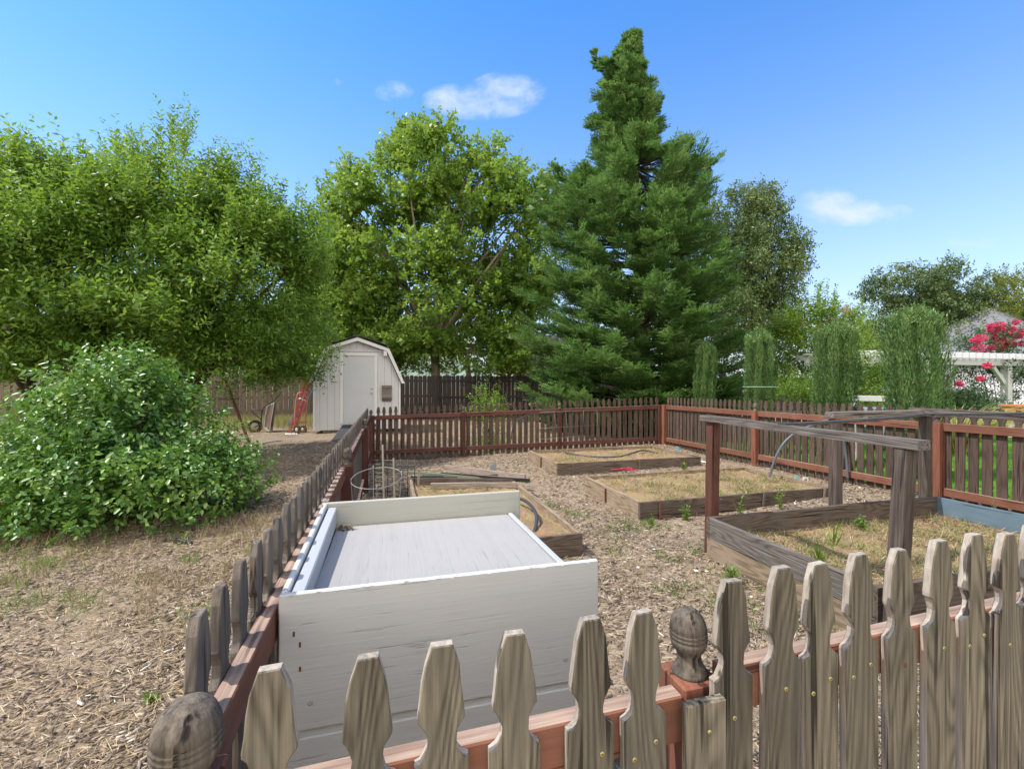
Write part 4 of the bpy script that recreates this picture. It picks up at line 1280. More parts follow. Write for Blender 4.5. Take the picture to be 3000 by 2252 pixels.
# stake by the left shrub, white stake beyond the lawn
q = P(84, 1395, 6.3); board('garden_stake', (q.x, q.y, gz(q.x, q.y) - .1), (q.x, q.y, P(84, 1300, 6.3).z), .075, .06, W_FENCE); tag(bpy.data.objects['garden_stake'], 'brown wooden stake standing at the left edge of the shrub', 'stake')
q = P(2671, 1206, 8.2); board('white_stake', (q.x, q.y, gz(q.x, q.y)), (q.x - .01, q.y, P(2667, 1160, 8.2).z), .045, .03, P_WHITE); tag(bpy.data.objects['white_stake'], 'white stake standing on the lawn before the largest cypress', 'stake')

# ------------------------------------------------------------------ white arbor, bench, houses on the right
B5 = lambda x, z, y: P(2200 + x / 2.765, 700 + z / 2.765, y)
ar = thing('arbor', (11.5, 11.4, gz(11.5, 11.4)), 'white timber arbor with slatted roof at the right beyond the cypresses', 'arbor')
a0 = Vector((7.95, 10.45, 0)); zt = 2.27


def ap(v, u, z): return a0 + VV2 * v + UV2 * u + Vector((0, 0, z))


for vv in (2.86, 5.42, 8.2):
    for uu in (.12, 1.5):
        q = ap(vv, uu, 0); zg = gz(q.x, q.y)
        m = MB(); M = Matrix.Translation((q.x, q.y, (zg - .1 + zt - .16) / 2)) @ Matrix.Rotation(ang, 4, 'Z'); m.box((0, 0, 0), (.17, .17, zt - .16 - zg + .1), .006)
        add('post', m.mesh('post', P_WHITE), ar, M)
        for sg_ in (-1, 1):
            if uu < 1:
                board('brace', ap(vv + sg_ * .08, uu, zt - .62), ap(vv + sg_ * .52, uu, zt - .2), .10, .07, P_WHITE, ar, .004)
for uu in (.12, 1.5):
    board('beam', ap(.25, uu, zt - .08), ap(8.8, uu, zt - .08), .15, .09, P_WHITE, ar, .005)
for k in range(36):
    vv = .35 + k * .24
    board('rafter', ap(vv, -.32, zt + .065), ap(vv, 1.85, zt + .065), .14, .055, P_WHITE, ar, .004)
for uu in (.3, 1.5):
    board('lath', ap(.2, uu, zt + .15), ap(8.8, uu, zt + .15), .035, .09, P_WHITE, ar, .003)
# hanging lantern
q = B5(1060, 1095, 10.6); hl = thing('hanging_birdhouse', q - Vector((0, 0, .15)), 'small brown birdhouse hanging under the arbor', 'birdhouse')
m = MB(); m.lathe([(.03, -.17), (.085, -.15), (.10, -.05), (.095, .05), (.055, .12), (.012, .17)], 14, 0, Matrix.Translation(q)); m.build('body', plain('brown_weathered', (.13, .08, .055), .8), hl)
m = MB(); m.tube([q + Vector((0, 0, .16)), q + Vector((0, 0, .5))], .005, 5); m.build('wire', M_WIRE, hl)
# white bench/rail and grey table under the arbor
bn = thing('garden_bench', B5(1000, 1420, 8.3), 'white bench top showing above the right picket fence', 'bench')
q0, q1 = B5(835, 1288, 8.4), B5(1165, 1296, 8.2)
board('top_board', q0, q1, .10, .05, P_WHITE, bn, .004); board('seat_board', q0 + Vector((0, -.05, -.45)), q1 + Vector((0, -.05, -.45)), .04, .4, P_WHITE, bn, .004)
for k in (.08, .92):
    q = q0.lerp(q1, k); board('leg', (q.x, q.y + .05, gz(q.x, q.y) - .02), (q.x, q.y + .05, q.z + .03), .07, .07, P_WHITE, bn, .003, up=V)
tb = thing('grey_table', B5(1000, 1500, 7.6), 'low grey table in front of the white bench', 'table')
q0, q1 = B5(865, 1378, 7.7), B5(1130, 1378, 7.7)
board('table_top', q0, q1, .07, .55, plain('grey_resin', (.30, .31, .33), .5), tb, .01)
for k in (.06, .94):
    for dy in (-.2, .2):
        q = q0.lerp(q1, k) + Vector((0, dy, 0)); board('leg', (q.x, q.y, gz(q.x, q.y) - .02), (q.x, q.y, q.z - .04), .05, .05, M_GREYP, tb, .003, up=V)
pt_ = thing('planter_pot', B5(2190, 1410, 9.5), 'terracotta planter box beside the arbor post at the right edge', 'planter')
q = B5(2195, 1382, 9.5); m = MB(); m.box((0, 0, 0), (.5, .35, .38), .02, M=Matrix.Translation((q.x, q.y, q.z - .1))); m.build('pot', M_TERRA, pt_)
m = MB(); m.box((0, 0, 0), (.54, .39, .06), .012, M=Matrix.Translation((q.x, q.y, q.z + .08))); m.build('rim', M_TERRA, pt_)


def house(name, label, c, ang_, lx, ly, hw, hr, wallm, roofm, hip=.0, ov=.45, windows=()):
    root = thing(name, c, label, 'house', None, ang_)
    M = WM[root.name]
    m = MB()
    if hip:
        m.box((0, 0, hw / 2), (lx, ly, hw), .01)
    else:
        m.prism([(-ly / 2, 0), (ly / 2, 0), (ly / 2, hw), (0, hr - .12), (-ly / 2, hw)], lx, Matrix.Rotation(R(90), 4, 'Z'))
    add('wall', m.mesh('wall', wallm), root, M)
    m = MB(); x, y, e = lx / 2 + ov, ly / 2 + ov, hw - .12
    h2 = hip
    vs = [(-x, -y, e), (x, -y, e), (x, y, e), (-x, y, e), (-x + h2, 0, hr), (x - h2, 0, hr)]
    t = .16
    vs2 = vs + [(a, b, z - t) for a, b, z in vs]
    m.addv(vs2, [[0, 1, 5, 4], [1, 2, 5], [2, 3, 4, 5], [3, 0, 4], [7, 6, 10, 11], [8, 7, 11], [9, 8, 11, 10], [6, 9, 10], [0, 6, 7, 1], [1, 7, 8, 2], [2, 8, 9, 3], [3, 9, 6, 0]] if hip else
           [[0, 1, 5, 4], [2, 3, 4, 5], [7, 6, 10, 11], [9, 8, 11, 10], [0, 6, 7, 1], [2, 8, 9, 3], [1, 7, 11, 5], [5, 11, 8, 2], [3, 9, 10, 4], [4, 10, 6, 0]])
    add('roof', m.mesh('roof', roofm), root, M)
    m = MB()
    m.box((0, -y - .03, e - .06), (lx + 2 * ov, .05, .15), .005)
    add('gutter', m.mesh('gutter', plain('grey_gutter', (.28, .27, .26), .6)), root, M)
    for wx, wz, ww, wh in windows:
        m = MB(); m.box((wx, -ly / 2 - .02, wz), (ww, .05, wh), .01); w_ = add('window', m.mesh('window', P_TRIM), root, M)
        m = MB(); m.box((wx, -ly / 2 - .05, wz), (ww - .16, .02, wh - .16), .004); add('pane', m.mesh('pane', plain('dark_window_glass', (.03, .04, .05), .08)), w_, M)
    return root


hc = Vector((-.2, 27, .2)) + VV2 * 5 + UV2 * 2.6
house('beige_house', 'beige house with dark shingle roof behind the board fence', (hc.x, hc.y, .2), ang, 9, 5.2, 2.95, 4.75, M_STUC, M_SHING, 0, .55, [(-1.2, 1.7, 1.2, 1.0)])
hc = Vector((20.6, 20.5, .3)) + VV2 * 10.6 + UV2 * 4.2
house('white_house', 'white house with grey hip roof at the far right behind the arbor', (hc.x, hc.y, .3), ang, 9.6, 8, 3.0, 5.9, M_WSTUC, M_ROOF, 4.2, .5, [(1.5, 1.7, 1.4, 1.1)])
# ------------------------------------------------------------------ vegetation
def wobble(rng, p0, p1, n, amp):
    p0, p1 = Vector(p0), Vector(p1); L = (p1 - p0).length
    o = []
    for i in range(n):
        t = i / (n - 1)
        q = p0.lerp(p1, t)
        k = math.sin(t * math.pi) * amp * L
        o.append(q + Vector((rng.normal(0, k), rng.normal(0, k), rng.normal(0, k * .5))))
    return o


def trunk_mesh(rng, base, fork, limbs, r0, mat, root, flare=1.35, twigs=0):
    m = MB()
    m.tube(wobble(rng, base, fork, 6, .02), [r0 * flare, r0 * 1.05, r0, r0 * .95, r0 * .88, r0 * .8], 10)
    for tip in limbs:
        tip = Vector(tip); fork = Vector(fork)
        s = fork + (tip - fork) * .02
        mid = fork.lerp(tip, .5) + Vector((0, 0, (tip - fork).length * .10)) + Vector(tuple(rng.normal(0, .06, 3))) * (tip - fork).length
        pts = bez(s, mid, tip, 7)
        rr = r0 * rng.uniform(.42, .6)
        m.tube(pts, [rr * (1 - .85 * i / 6) for i in range(7)], 7)
        for _ in range(twigs):
            a = pts[rng.integers(2, 6)]; L = (tip - fork).length * rng.uniform(.1, .24)
            d = (tip - fork).normalized() + Vector(tuple(rng.normal(0, .6, 3)))
            e = a + d.normalized() * L
            m.tube(bez(a, a.lerp(e, .5) + Vector((0, 0, L * .1)), e, 5), [rr * .3, rr * .24, rr * .18, rr * .12, rr * .06], 5)
    return m.build('trunk', mat, root)


def tree(name, label, cat, group, base, fork, lobes, n, leafm, bark, r0, seed, tl=.5, nl=10, ll=.09, lw=.03, up=.5, jit=.6, droop=0, clumps=10, csize=.28, inner=.5, twigs=3, six=False, flat=.6, lift=.5, nlimb=10, extra=None, mid=.45):
    rng = np.random.default_rng(seed)
    root = thing(name, base, label, cat, group)
    limbs = []
    for _ in range(nlimb):
        c, r = lobes[rng.integers(0, len(lobes))]
        limbs.append(np.array(c) + nrm(rng.normal(0, 1, (1, 3)))[0] * np.array(r) * .4)
    trunk_mesh(rng, base, fork, limbs, r0, bark, root, twigs=twigs)
    p, o = lobe_points(rng, lobes, n, clumps, inner, csize)
    parts = [sprigs(rng, p, o, nl, tl, ll, lw, up, jit, droop, flat, six, lift, mid=mid)]
    if extra: parts += extra(rng)
    v, f = join(parts)
    keep = v[:, 2].reshape(-1, 6 if six else 4).min(1) > .05 if not six else None
    c = np.array(base)
    add('crown', fast_mesh('crown', v - c, f, leafm), root, Matrix.Translation(Vector(base)))
    return root


TG = 'trees beyond the board fence'
# ---- plum trees on the left
PL1 = [lobe(430, 620, 180, 140, 9.6, 1.9), lobe(300, 580, 140, 125, 9.3, 1.6), lobe(530, 590, 105, 110, 9.7, 1.3), lobe(380, 505, 140, 80, 9.5, 1.5), lobe(600, 705, 75, 75, 10.2, 1.1), lobe(510, 750, 105, 50, 10.0, 1.2), lobe(380, 720, 150, 70, 9.0, 1.4), lobe(230, 740, 90, 60, 9.0, 1.0), lobe(330, 770, 90, 45, 9.2, 1.0),
       lobe(262, 393, 20, 55, 9.5, .25), lobe(295, 448, 40, 55, 9.5, .45), lobe(372, 358, 20, 60, 9.5, .25), lobe(395, 438, 55, 60, 9.5, .6), lobe(440, 413, 22, 55, 9.5, .3), lobe(490, 443, 24, 60, 9.5, .3), lobe(535, 443, 22, 62, 9.6, .3), lobe(550, 513, 45, 55, 9.6, .6), lobe(612, 503, 18, 58, 9.7, .25), lobe(630, 535, 30, 50, 9.9, .4),
       lobe(678, 525, 14, 60, 10, .2), lobe(210, 488, 40, 45, 9.3, .5), lobe(340, 478, 50, 50, 9.5, .6), lobe(235, 448, 25, 60, 9.4, .3), lobe(640, 625, 25, 60, 10.2, .5), lobe(470, 508, 60, 50, 9.5, .7)]
PL2 = [lobe(60, 520, 140, 130, 8.8, 1.6), lobe(150, 580, 130, 150, 8.8, 1.6), lobe(20, 640, 150, 160, 8.6, 1.7), lobe(120, 730, 150, 80, 8.6, 1.3), lobe(-90, 560, 140, 170, 8.8, 1.6), lobe(40, 420, 70, 60, 8.8, .8), lobe(150, 440, 70, 50, 8.9, .8), lobe(-60, 760, 130, 70, 8.6, 1.2), lobe(120, 790, 90, 40, 8.8, .9), lobe(20, 780, 60, 45, 8.6, .8), lobe(15, 370, 40, 45, 8.8, .4), lobe(110, 400, 35, 40, 8.8, .4), lobe(190, 400, 30, 40, 8.9, .4)]


def shoots(spec, y, ll=.085, lw=.028, L=1.3):
    """long upright water shoots that break the outline; spec: (x, y, lean) in the reference frame"""
    def f(rng):
        res = []
        for (dx, dy, lean, ln) in spec:
            b = np.array(D(dx, dy, y + rng.uniform(-.5, .5)))
            for _ in range(3):
                bb = b + rng.normal(0, .13, 3)
                res.append(sprigs(rng, bb[None].repeat(3, 0) + rng.normal(0, .05, (3, 3)), np.array([[lean, rng.uniform(-.2, .2), 1.0]] * 3), 34, ln * 1.15, ll, lw, .2, .10, 0, .3, lift=.75))
        return res
    return f


sp1 = [(262, 368, -.5, .8), (285, 368, .05, .7), (370, 358, .0, 1.0), (385, 338, .15, .8), (405, 338, .1, .7), (440, 388, .25, .7), (470, 408, .3, .8), (500, 408, .4, .7), (520, 458, .2, .9), (560, 468, .05, .9), (585, 488, .3, .7), (620, 538, .2, .9), (635, 558, .3, 1.0), (670, 578, .25, 1.1), (330, 398, -.2, .7), (345, 378, .1, .8), (230, 388, -.6, .6), (690, 598, .05, .9), (650, 518, .1, .6)]
sp2 = [(20, 438, .5, .8), (5, 458, -.1, .8), (100, 458, .1, .6), (150, 468, .0, .6), (195, 468, .2, .5), (60, 448, .3, .7), (-40, 458, 0, .9)]
tb_ = Vector((-7.55, 9.9, gz(-7.55, 9.9)))
tree('plum_tree', 'broad green plum tree whose limb rests on the red-brown prop', 'tree', 'plum trees in the left yard', tb_, tb_ + Vector((.35, .1, 1.25)), PL1, 7000, L_PLUM, M_BARKP, .17, 21, .7, 14, .12, .046, 1.1, .45, .0, 16, .17, .4, 4, extra=shoots(sp1, 9.5), nlimb=16)
tb2 = Vector((-10.0, 9.2, gz(-10, 9.2)))
tree('plum_tree', 'plum tree at the left edge of the view behind the glossy shrub', 'tree', 'plum trees in the left yard', tb2, tb2 + Vector((.2, 0, 1.3)), PL2, 5000, L_PLUM, M_BARKP, .16, 22, .66, 14, .115, .045, 1.1, .45, .0, 16, .17, .4, 4, extra=shoots(sp2, 8.8), nlimb=12)
# low limb that the prop carries
m = MB(); q = B4(600, 520, 12.0)
pts = [tb_ + Vector((.1, 0, .6)), B4(60, 660, 10.3), B4(180, 585, 10.8), B4(330, 580, 11.3), B4(480, 545, 11.7), q, B4(760, 470, 12.2)]
m.tube(pts, [.17, .15, .12, .10, .085, .07, .03], 9)
lim = m.build('limb', M_BARKP, [o for o in bpy.data.objects if o.name == 'plum_tree'][0])
# hanging foliage round the limb end
rng = np.random.default_rng(31)
pl_root = [o for o in bpy.data.objects if o.name == 'plum_tree'][0]
hl_ = [lobe(640, 740, 75, 50, 11.4, .8), lobe(560, 780, 60, 35, 11.2, .6), lobe(690, 745, 30, 45, 11.6, .5), lobe(520, 800, 60, 30, 11.0, .6), lobe(600, 800, 35, 25, 11.4, .4)]
p, o_ = lobe_points(rng, hl_, 900, 9, .2, .3)
v, f = sprigs(rng, p, o_, 13, .5, .108, .034, -.35, .6, .25, .5)
add('crown', fast_mesh('crown', v - np.array(tb_), f, L_PLUM), pl_root, Matrix.Translation(tb_))
for k, (dx, dy, y) in enumerate(((146, 703, 8.0), (150, 578, 8.2), (627, 682, 10.6), (860 / 1.3568 * .99, 707, 10.8), (700 / 1.3568, 730, 9.8), (152, 588, 8.2), (12, 708, 7.6), (262, 565, 8.4))):
    q = D(dx, dy, y); m = MB(); m.lathe([(.004, -.033), (.02, -.03), (.033, -.012), (.035, .004), (.028, .022), (.012, .031), (.003, .029)], 12, 0, Matrix.Translation(q))
    m.build('plum', plain('purple_plum_skin', (.16, .07, .13), .45), pl_root if dx > 300 else [o for o in bpy.data.objects if o.name == 'plum_tree.001'][0])

# ---- sycamore behind the fence
ys = 20.5
SYL = [lobe(930, 368, 85, 85, ys, 1.9), lobe(845, 428, 95, 90, ys, 2), lobe(1040, 408, 80, 85, ys, 1.9), lobe(1130, 445, 75, 80, ys, 1.8), lobe(780, 445, 60, 60, ys, 1.6), lobe(900, 520, 185, 125, ys, 3.2), lobe(1070, 550, 120, 130, ys, 2.8),
       lobe(780, 610, 85, 105, ys, 2.4), lobe(930, 680, 190, 85, ys, 3), lobe(1100, 690, 80, 80, ys, 2.2), lobe(755, 715, 60, 60, ys, 1.8), lobe(880, 323, 45, 45, ys, 1), lobe(955, 303, 36, 40, ys, 1), lobe(870, 313, 30, 35, ys, .8), lobe(745, 408, 32, 40, ys, .8), lobe(735, 465, 30, 40, ys, .8), lobe(1045, 338, 34, 40, ys, .8), lobe(1180, 418, 30, 40, ys, .8), lobe(1140, 398, 34, 40, ys, .8), lobe(730, 540, 40, 50, ys, 1),
       lobe(900, 760, 120, 40, ys - 1, 1.6), lobe(800, 745, 80, 50, ys, 1.5), lobe(1060, 760, 90, 45, ys - .5, 1.5), lobe(1130, 780, 50, 30, ys, 1), lobe(1150, 600, 60, 90, ys, 1.6), lobe(712, 620, 45, 70, ys, 1.4), lobe(690, 690, 40, 60, ys, 1.4)]
bs = D(943, 805, ys); bs.z = .2
tree('sycamore_tree', 'large sunlit sycamore standing behind the board fence right of the shed', 'tree', TG, bs, D(940, 745, ys), SYL, 9200, L_SYC, M_BARKS, .22, 41, .62, 11, .175, .14, .35, .7, .05, 15, .20, .42, 4, nlimb=24, flat=.5, mid=.5)

# ---- redwood
rng = np.random.default_rng(51)
yr = 14.2; bc = Vector(((1880 - 1500) / FPX * yr, yr, gz(4, yr)))
rw = thing('redwood_tree', bc, 'tall dark green redwood conifer with a narrow top rising above all other trees', 'tree')
k = 1.3568 * yr / FPX
PROF = [(78, 1366, 1368), (100, 1346, 1388), (130, 1322, 1412), (165, 1300, 1425), (200, 1290, 1432), (250, 1282, 1445), (300, 1272, 1460), (335, 1290, 1440), (356, 1290, 1440), (364, 1222, 1525), (430, 1198, 1535), (520, 1168, 1545), (600, 1150, 1552), (680, 1144, 1560), (760, 1142, 1562), (840, 1150, 1555), (905, 1175, 1540)]
pr_ = np.array(PROF, float)
rows = pr_[:, 0]; zrow = CAMZ - (rows * 1.3568 - 1126) / FPX * yr
xl = (pr_[:, 1] * 1.3568 - 1500) / FPX * yr - bc.x; xr = (pr_[:, 2] * 1.3568 - 1500) / FPX * yr - bc.x
top = float(zrow[0]); trunk_x = lambda z: np.interp(z, zrow[::-1], ((xl + xr) / 2)[::-1])
m = MB(); zz = np.linspace(bc.z - .1, top - .1, 14)
axis = [Vector((bc.x + float(trunk_x(z)) * min(1, max(0, (z - 5) / 4)), yr, z)) for z in zz]
m.tube(axis, [.32 * (1 - .96 * i / 13) for i in range(14)], 10)
sb, sdv = [], []
nb = 980
for i in range(nb):
    z = bc.z + .15 + (top - bc.z - .15) * (i / nb) ** 1.4
    z = round(z / .40) * .40 + rng.normal(0, .07) if z < 8.2 else z
    z = min(max(z, bc.z + .12), top - .05)
    L_, R_ = np.interp(z, zrow[::-1], -xl[::-1]), np.interp(z, zrow[::-1], xr[::-1])
    az = i * 2.39996 + rng.uniform(-.4, .4)
    c, s = math.cos(az), math.sin(az)
    rad = (R_ if c > 0 else L_) * c * c + (L_ + R_) / 2 * s * s
    rad *= rng.choice([rng.uniform(.6, .85), rng.uniform(.85, 1.15)])
    if s > .55 and z < 7: continue                    # far side of the lower skirt is never seen
    rad *= rng.uniform(.75, 1.15) if z > 8.2 else 1
    rad = max(rad - .32, .10) if z > 8.2 else max(rad - .12, .12)
    ax = Vector((bc.x + float(trunk_x(z)) * min(1, max(0, (z - 5) / 4)), yr, z))
    rise = .5 if z > 8.4 else (.10 if z < 7 else .22)
    p0 = ax + Vector((0, 0, -rad * .15 * (1 if z < 8 else -1)))
    p2 = ax + Vector((c * rad, s * rad, rad * rise * rng.uniform(.1, 1.1)))
    p1 = ax + Vector((c * rad * .55, s * rad * .55, -rad * .14 if z < 8 else rad * .1))
    pts = bez(p0, p1, p2, 9)
    m.tube(pts[::2], [.03 * rad ** .5, .022 * rad ** .5, .015 * rad ** .5, .010, .004], 4)
    ns = int(7 + rad * 13)
    for q in range(ns):
        t = rng.uniform(.18, 1.0) ** .55
        pos = Vector(p0) * (1 - t) ** 2 + Vector(p1) * 2 * t * (1 - t) + Vector(p2) * t * t
        tan = ((Vector(p1) - p0) * (1 - t) + (Vector(p2) - p1) * t).normalized()
        side = Vector((-tan.y, tan.x, 0)) * (1 if q % 2 else -1)
        d = tan * rng.uniform(.5, 1.1) + side * rng.uniform(.2, 1.0) + Vector((0, 0, rng.uniform(-.12, .38)))
        sb.append(tuple(pos)); sdv.append(tuple(d))
m.build('trunk', M_BARK, rw)
for i in range(150):
    z = top - 1.5 + 1.55 * (i / 150) ** .8; a_ = i * 2.4; q_ = .30 * (top + .05 - z) / 1.5 * rng.uniform(.2, 1)
    sb.append((bc.x + float(trunk_x(min(z, top))) + math.cos(a_) * q_, yr + math.sin(a_) * q_, z)); sdv.append((math.cos(a_) * .45, math.sin(a_) * .45, 1.0))
sb = np.array(sb); sdv = nrm(np.array(sdv)); N = len(sb)
up3 = nrm(np.array([0, 0, 1.0]) + rng.normal(0, .35, (N, 3)))
sd_ = nrm(np.cross(sdv, up3)); un = np.cross(sd_, sdv)
sl_ = rng.uniform(.26, .60, N) * np.interp(sb[:, 2], [0, 8, top], [1.15, 1.0, .33])
parts = []
for j in range(7):
    t = (j + .6) / 7.0
    for sgn in (-1, 1):
        w = .19 * math.sin(math.pi * min(.97, t * .8 + .14))
        b = sb + sdv * (sl_ * t)[:, None] - np.array([0, 0, 1]) * (sl_ * t * t * .18)[:, None]
        dd = sdv * .85 + sd_ * sgn * .8 + un * .12
        parts.append(leaves(b, dd, un + rng.normal(0, .2, (N, 3)), w * rng.uniform(.75, 1.2, N), .038, .5, .05))
parts.append(leaves(sb + sdv * (sl_ * .85)[:, None], sdv, un, .12, .028, .5, .05))
v, f = join(parts)
add('crown', fast_mesh('crown', v - np.array(bc), f, L_RED), rw, Matrix.Translation(bc))
print('redwood quads', len(f))

# ---- oak to the right of the redwood, trees further off
yo = 22.5
OKL = [lobe(1560, 480, 40, 60, yo, 1.5), lobe(1580, 700, 60, 90, yo, 1.6), lobe(1615, 500, 55, 75, yo, 1.8), lobe(1660, 470, 42, 50, yo, 1.2), lobe(1655, 590, 62, 85, yo, 2), lobe(1690, 640, 36, 60, yo, 1.2), lobe(1640, 690, 75, 70, yo, 2), lobe(1580, 600, 60, 120, yo, 2), lobe(1675, 530, 25, 40, yo, 1), lobe(1700, 560, 18, 30, yo, .8)]
bo = D(1640, 800, yo); bo.z = .3
tree('oak_tree', 'olive-green oak behind the right side of the tall redwood', 'tree', TG, bo, D(1640, 740, yo), OKL, 5200, L_OAK, M_BARK, .24, 61, .55, 12, .16, .07, .2, .8, .1, 15, .24, .4, 3, nlimb=12)
yf = 30
FRL = [lobe(2005, 630, 48, 65, yf, 2), lobe(1935, 640, 52, 48, yf, 2), lobe(2070, 640, 50, 45, yf, 2), lobe(2000, 715, 110, 50, yf, 3), lobe(2030, 590, 26, 30, yf, 1), lobe(2100, 660, 28, 30, yf, 1), lobe(1900, 625, 20, 24, yf, 1)]
bf = D(2000, 800, yf); bf.z = .5
tree('oak_tree', 'grey-green open oak against the sky above the largest cypress', 'tree', TG, bf, D(2000, 740, yf), FRL, 2600, L_FAR, M_BARK, .24, 62, .7, 12, .21, .09, .3, .8, 0, 13, .26, .3, 3, nlimb=12)
FL2 = [lobe(1890, 730, 50, 45, 26, 2), lobe(1930, 760, 60, 40, 26, 2), lobe(1860, 770, 40, 40, 26, 2)]
bb = D(1900, 800, 26); bb.z = .5
tree('broadleaf_tree', 'grey-green bushy tree low behind the second largest cypress', 'tree', TG, bb, D(1900, 780, 26), FL2, 2000, L_FAR, M_BARK, .22, 63, .6, 12, .16, .065, .3, .8, 0, 12, .26, .3, 2, nlimb=6)
FL3 = [lobe(2190, 665, 45, 48, 27, 2), lobe(2150, 715, 50, 40, 27, 2), lobe(2225, 640, 50, 60, 27, 2), lobe(2215, 730, 70, 50, 27, 2), lobe(2090, 745, 45, 30, 27, 2)]
bb = D(2190, 800, 27); bb.z = .5
tree('broadleaf_tree', 'yellow-green tree behind the white house at the right edge', 'tree', TG, bb, D(2190, 760, 27), FL3, 2800, L_YEL, M_BARK, .25, 64, .6, 12, .16, .07, .3, .8, 0, 12, .26, .3, 2, nlimb=8)
# background trees seen through gaps on the left and behind the sycamore
BG = [('dark leafy tree behind the shed roof and the fence', [lobe(700, 700, 90, 80, 27, 2.5), lobe(760, 760, 90, 50, 27, 2), lobe(650, 640, 50, 60, 27, 2), lobe(640, 740, 70, 60, 27, 2)], L_SYC, 71),
      ('pale green tree behind the sycamore trunk and the beige house', [lobe(1010, 740, 90, 60, 33, 2.5), lobe(1100, 730, 80, 70, 33, 2.5), lobe(900, 750, 90, 55, 31, 2.5), lobe(830, 770, 60, 40, 31, 2)], L_YEL, 72),
      ('dark tree far left behind the plum trees', [lobe(200, 700, 160, 130, 21, 2.5), lobe(60, 690, 160, 140, 21, 2.5), lobe(330, 720, 120, 110, 22, 2.5), lobe(480, 730, 120, 90, 22, 2.5)], L_DKG, 73),
      ('green tree behind the fence between plum and shed', [lobe(580, 740, 90, 70, 24, 2), lobe(640, 780, 80, 40, 23, 2), lobe(500, 770, 90, 50, 24, 2)], L_SYC, 74),
      ('shaded tree low behind the redwood and the oak', [lobe(1560, 770, 90, 70, 24, 2), lobe(1195, 650, 50, 110, 26, 2), lobe(1240, 760, 70, 60, 26, 2), lobe(1330, 700, 70, 90, 26, 2), lobe(1680, 780, 60, 50, 23, 2), lobe(1500, 740, 70, 80, 25, 2)], L_DKG, 75)]
for lab, lb, mt, sd_i in BG:
    c = Vector(lb[0][0]); b = Vector((c.x, c.y, .3))
    tree('broadleaf_tree', lab, 'tree', TG, b, Vector((c.x, c.y, max(1.2, c.z - .8))), lb, 1900, mt, M_BARK, .2, sd_i, .6, 12, .16, .07, .3, .8, 0, 14, .26, .3, 2, nlimb=7)

# ---- large glossy shrub on the left
SHL = [((-4.5, 5.75, .72), (.86, 1.05, .80)), ((-4.62, 5.8, 1.2), (.5, .8, .60)), ((-5.0, 5.8, .9), (.6, .9, .75)), ((-4.75, 5.7, 1.35), (.52, .6, .60)), ((-3.85, 5.5, .42), (.60, .75, .38)), ((-5.2, 5.6, .70), (.9, .9, .70)), ((-5.75, 5.6, .55), (.6, .7, .5)), ((-3.55, 5.75, .40), (.45, .6, .40)),
       ((-4.3, 5.0, .42), (1.1, .62, .42)), ((-5.2, 5.0, .32), (.7, .5, .35)), ((-3.62, 5.1, .30), (.5, .5, .30)), ((-4.75, 5.8, 1.75), (.28, .28, .28)), ((-3.2, 5.9, .36), (.24, .35, .30))]
SHL = [((c[0] * 1.0 - .30, c[1], c[2] - .04), r) for c, r in SHL]
rng = np.random.default_rng(81)
sc_ = Vector((-4.3, 5.7, gz(-4.3, 5.7)))
sh = thing('glossy_shrub', sc_, 'large rounded glossy-leaved shrub on the mulch left of the picket fence', 'shrub')
m = MB()
for i in range(34):
    a = rng.uniform(0, 6.28); c, r = SHL[rng.integers(0, len(SHL))]
    e = Vector(c) + Vector(tuple(nrm(rng.normal(0, 1, (1, 3)))[0] * np.array(r) * .8)); e.z = max(e.z, .2)
    b = sc_ + Vector((math.cos(a) * .35, math.sin(a) * .3, -.05))
    m.tube(bez(b, b.lerp(e, .5) + Vector((0, 0, .3)), e, 6), [.02, .016, .013, .010, .007, .003], 5)
m.build('trunk', M_BARK, sh)
p, o_ = lobe_points(rng, SHL, 3300, 20, .5, .22)
ok = p[:, 2] > .03; p, o_ = p[ok], o_[ok]
parts = [sprigs(rng, p, o_, 11, .34, .068, .040, .75, .5, .04, .8, True, .35)]
# upright leading shoots
tips = np.array([(-4.75, 5.75, 1.75), (-4.6, 5.7, 1.72), (-4.3, 5.7, 1.75), (-4.9, 5.75, 1.6), (-5.55, 5.5, 1.0), (-4.0, 5.5, .75), (-5.8, 5.5, .8), (-4.45, 5.6, 1.4), (-4.3, 5.6, 1.2), (-3.6, 5.5, .5), (-3.45, 5.7, .45)])
tips[:, 0] -= .25
tips = np.concatenate([tips + rng.normal(0, .06, tips.shape) for _ in range(3)])
parts.append(sprigs(rng, tips, np.stack([rng.normal(0, .25, len(tips)), rng.normal(0, .2, len(tips)), np.ones(len(tips))], 1), 16, .42, .066, .036, .6, .2, 0, .6, True, .5))
v, f = join(parts)
add('crown', fast_mesh('crown', v - np.array(sc_), f, L_BUSH), sh, Matrix.Translation(sc_))


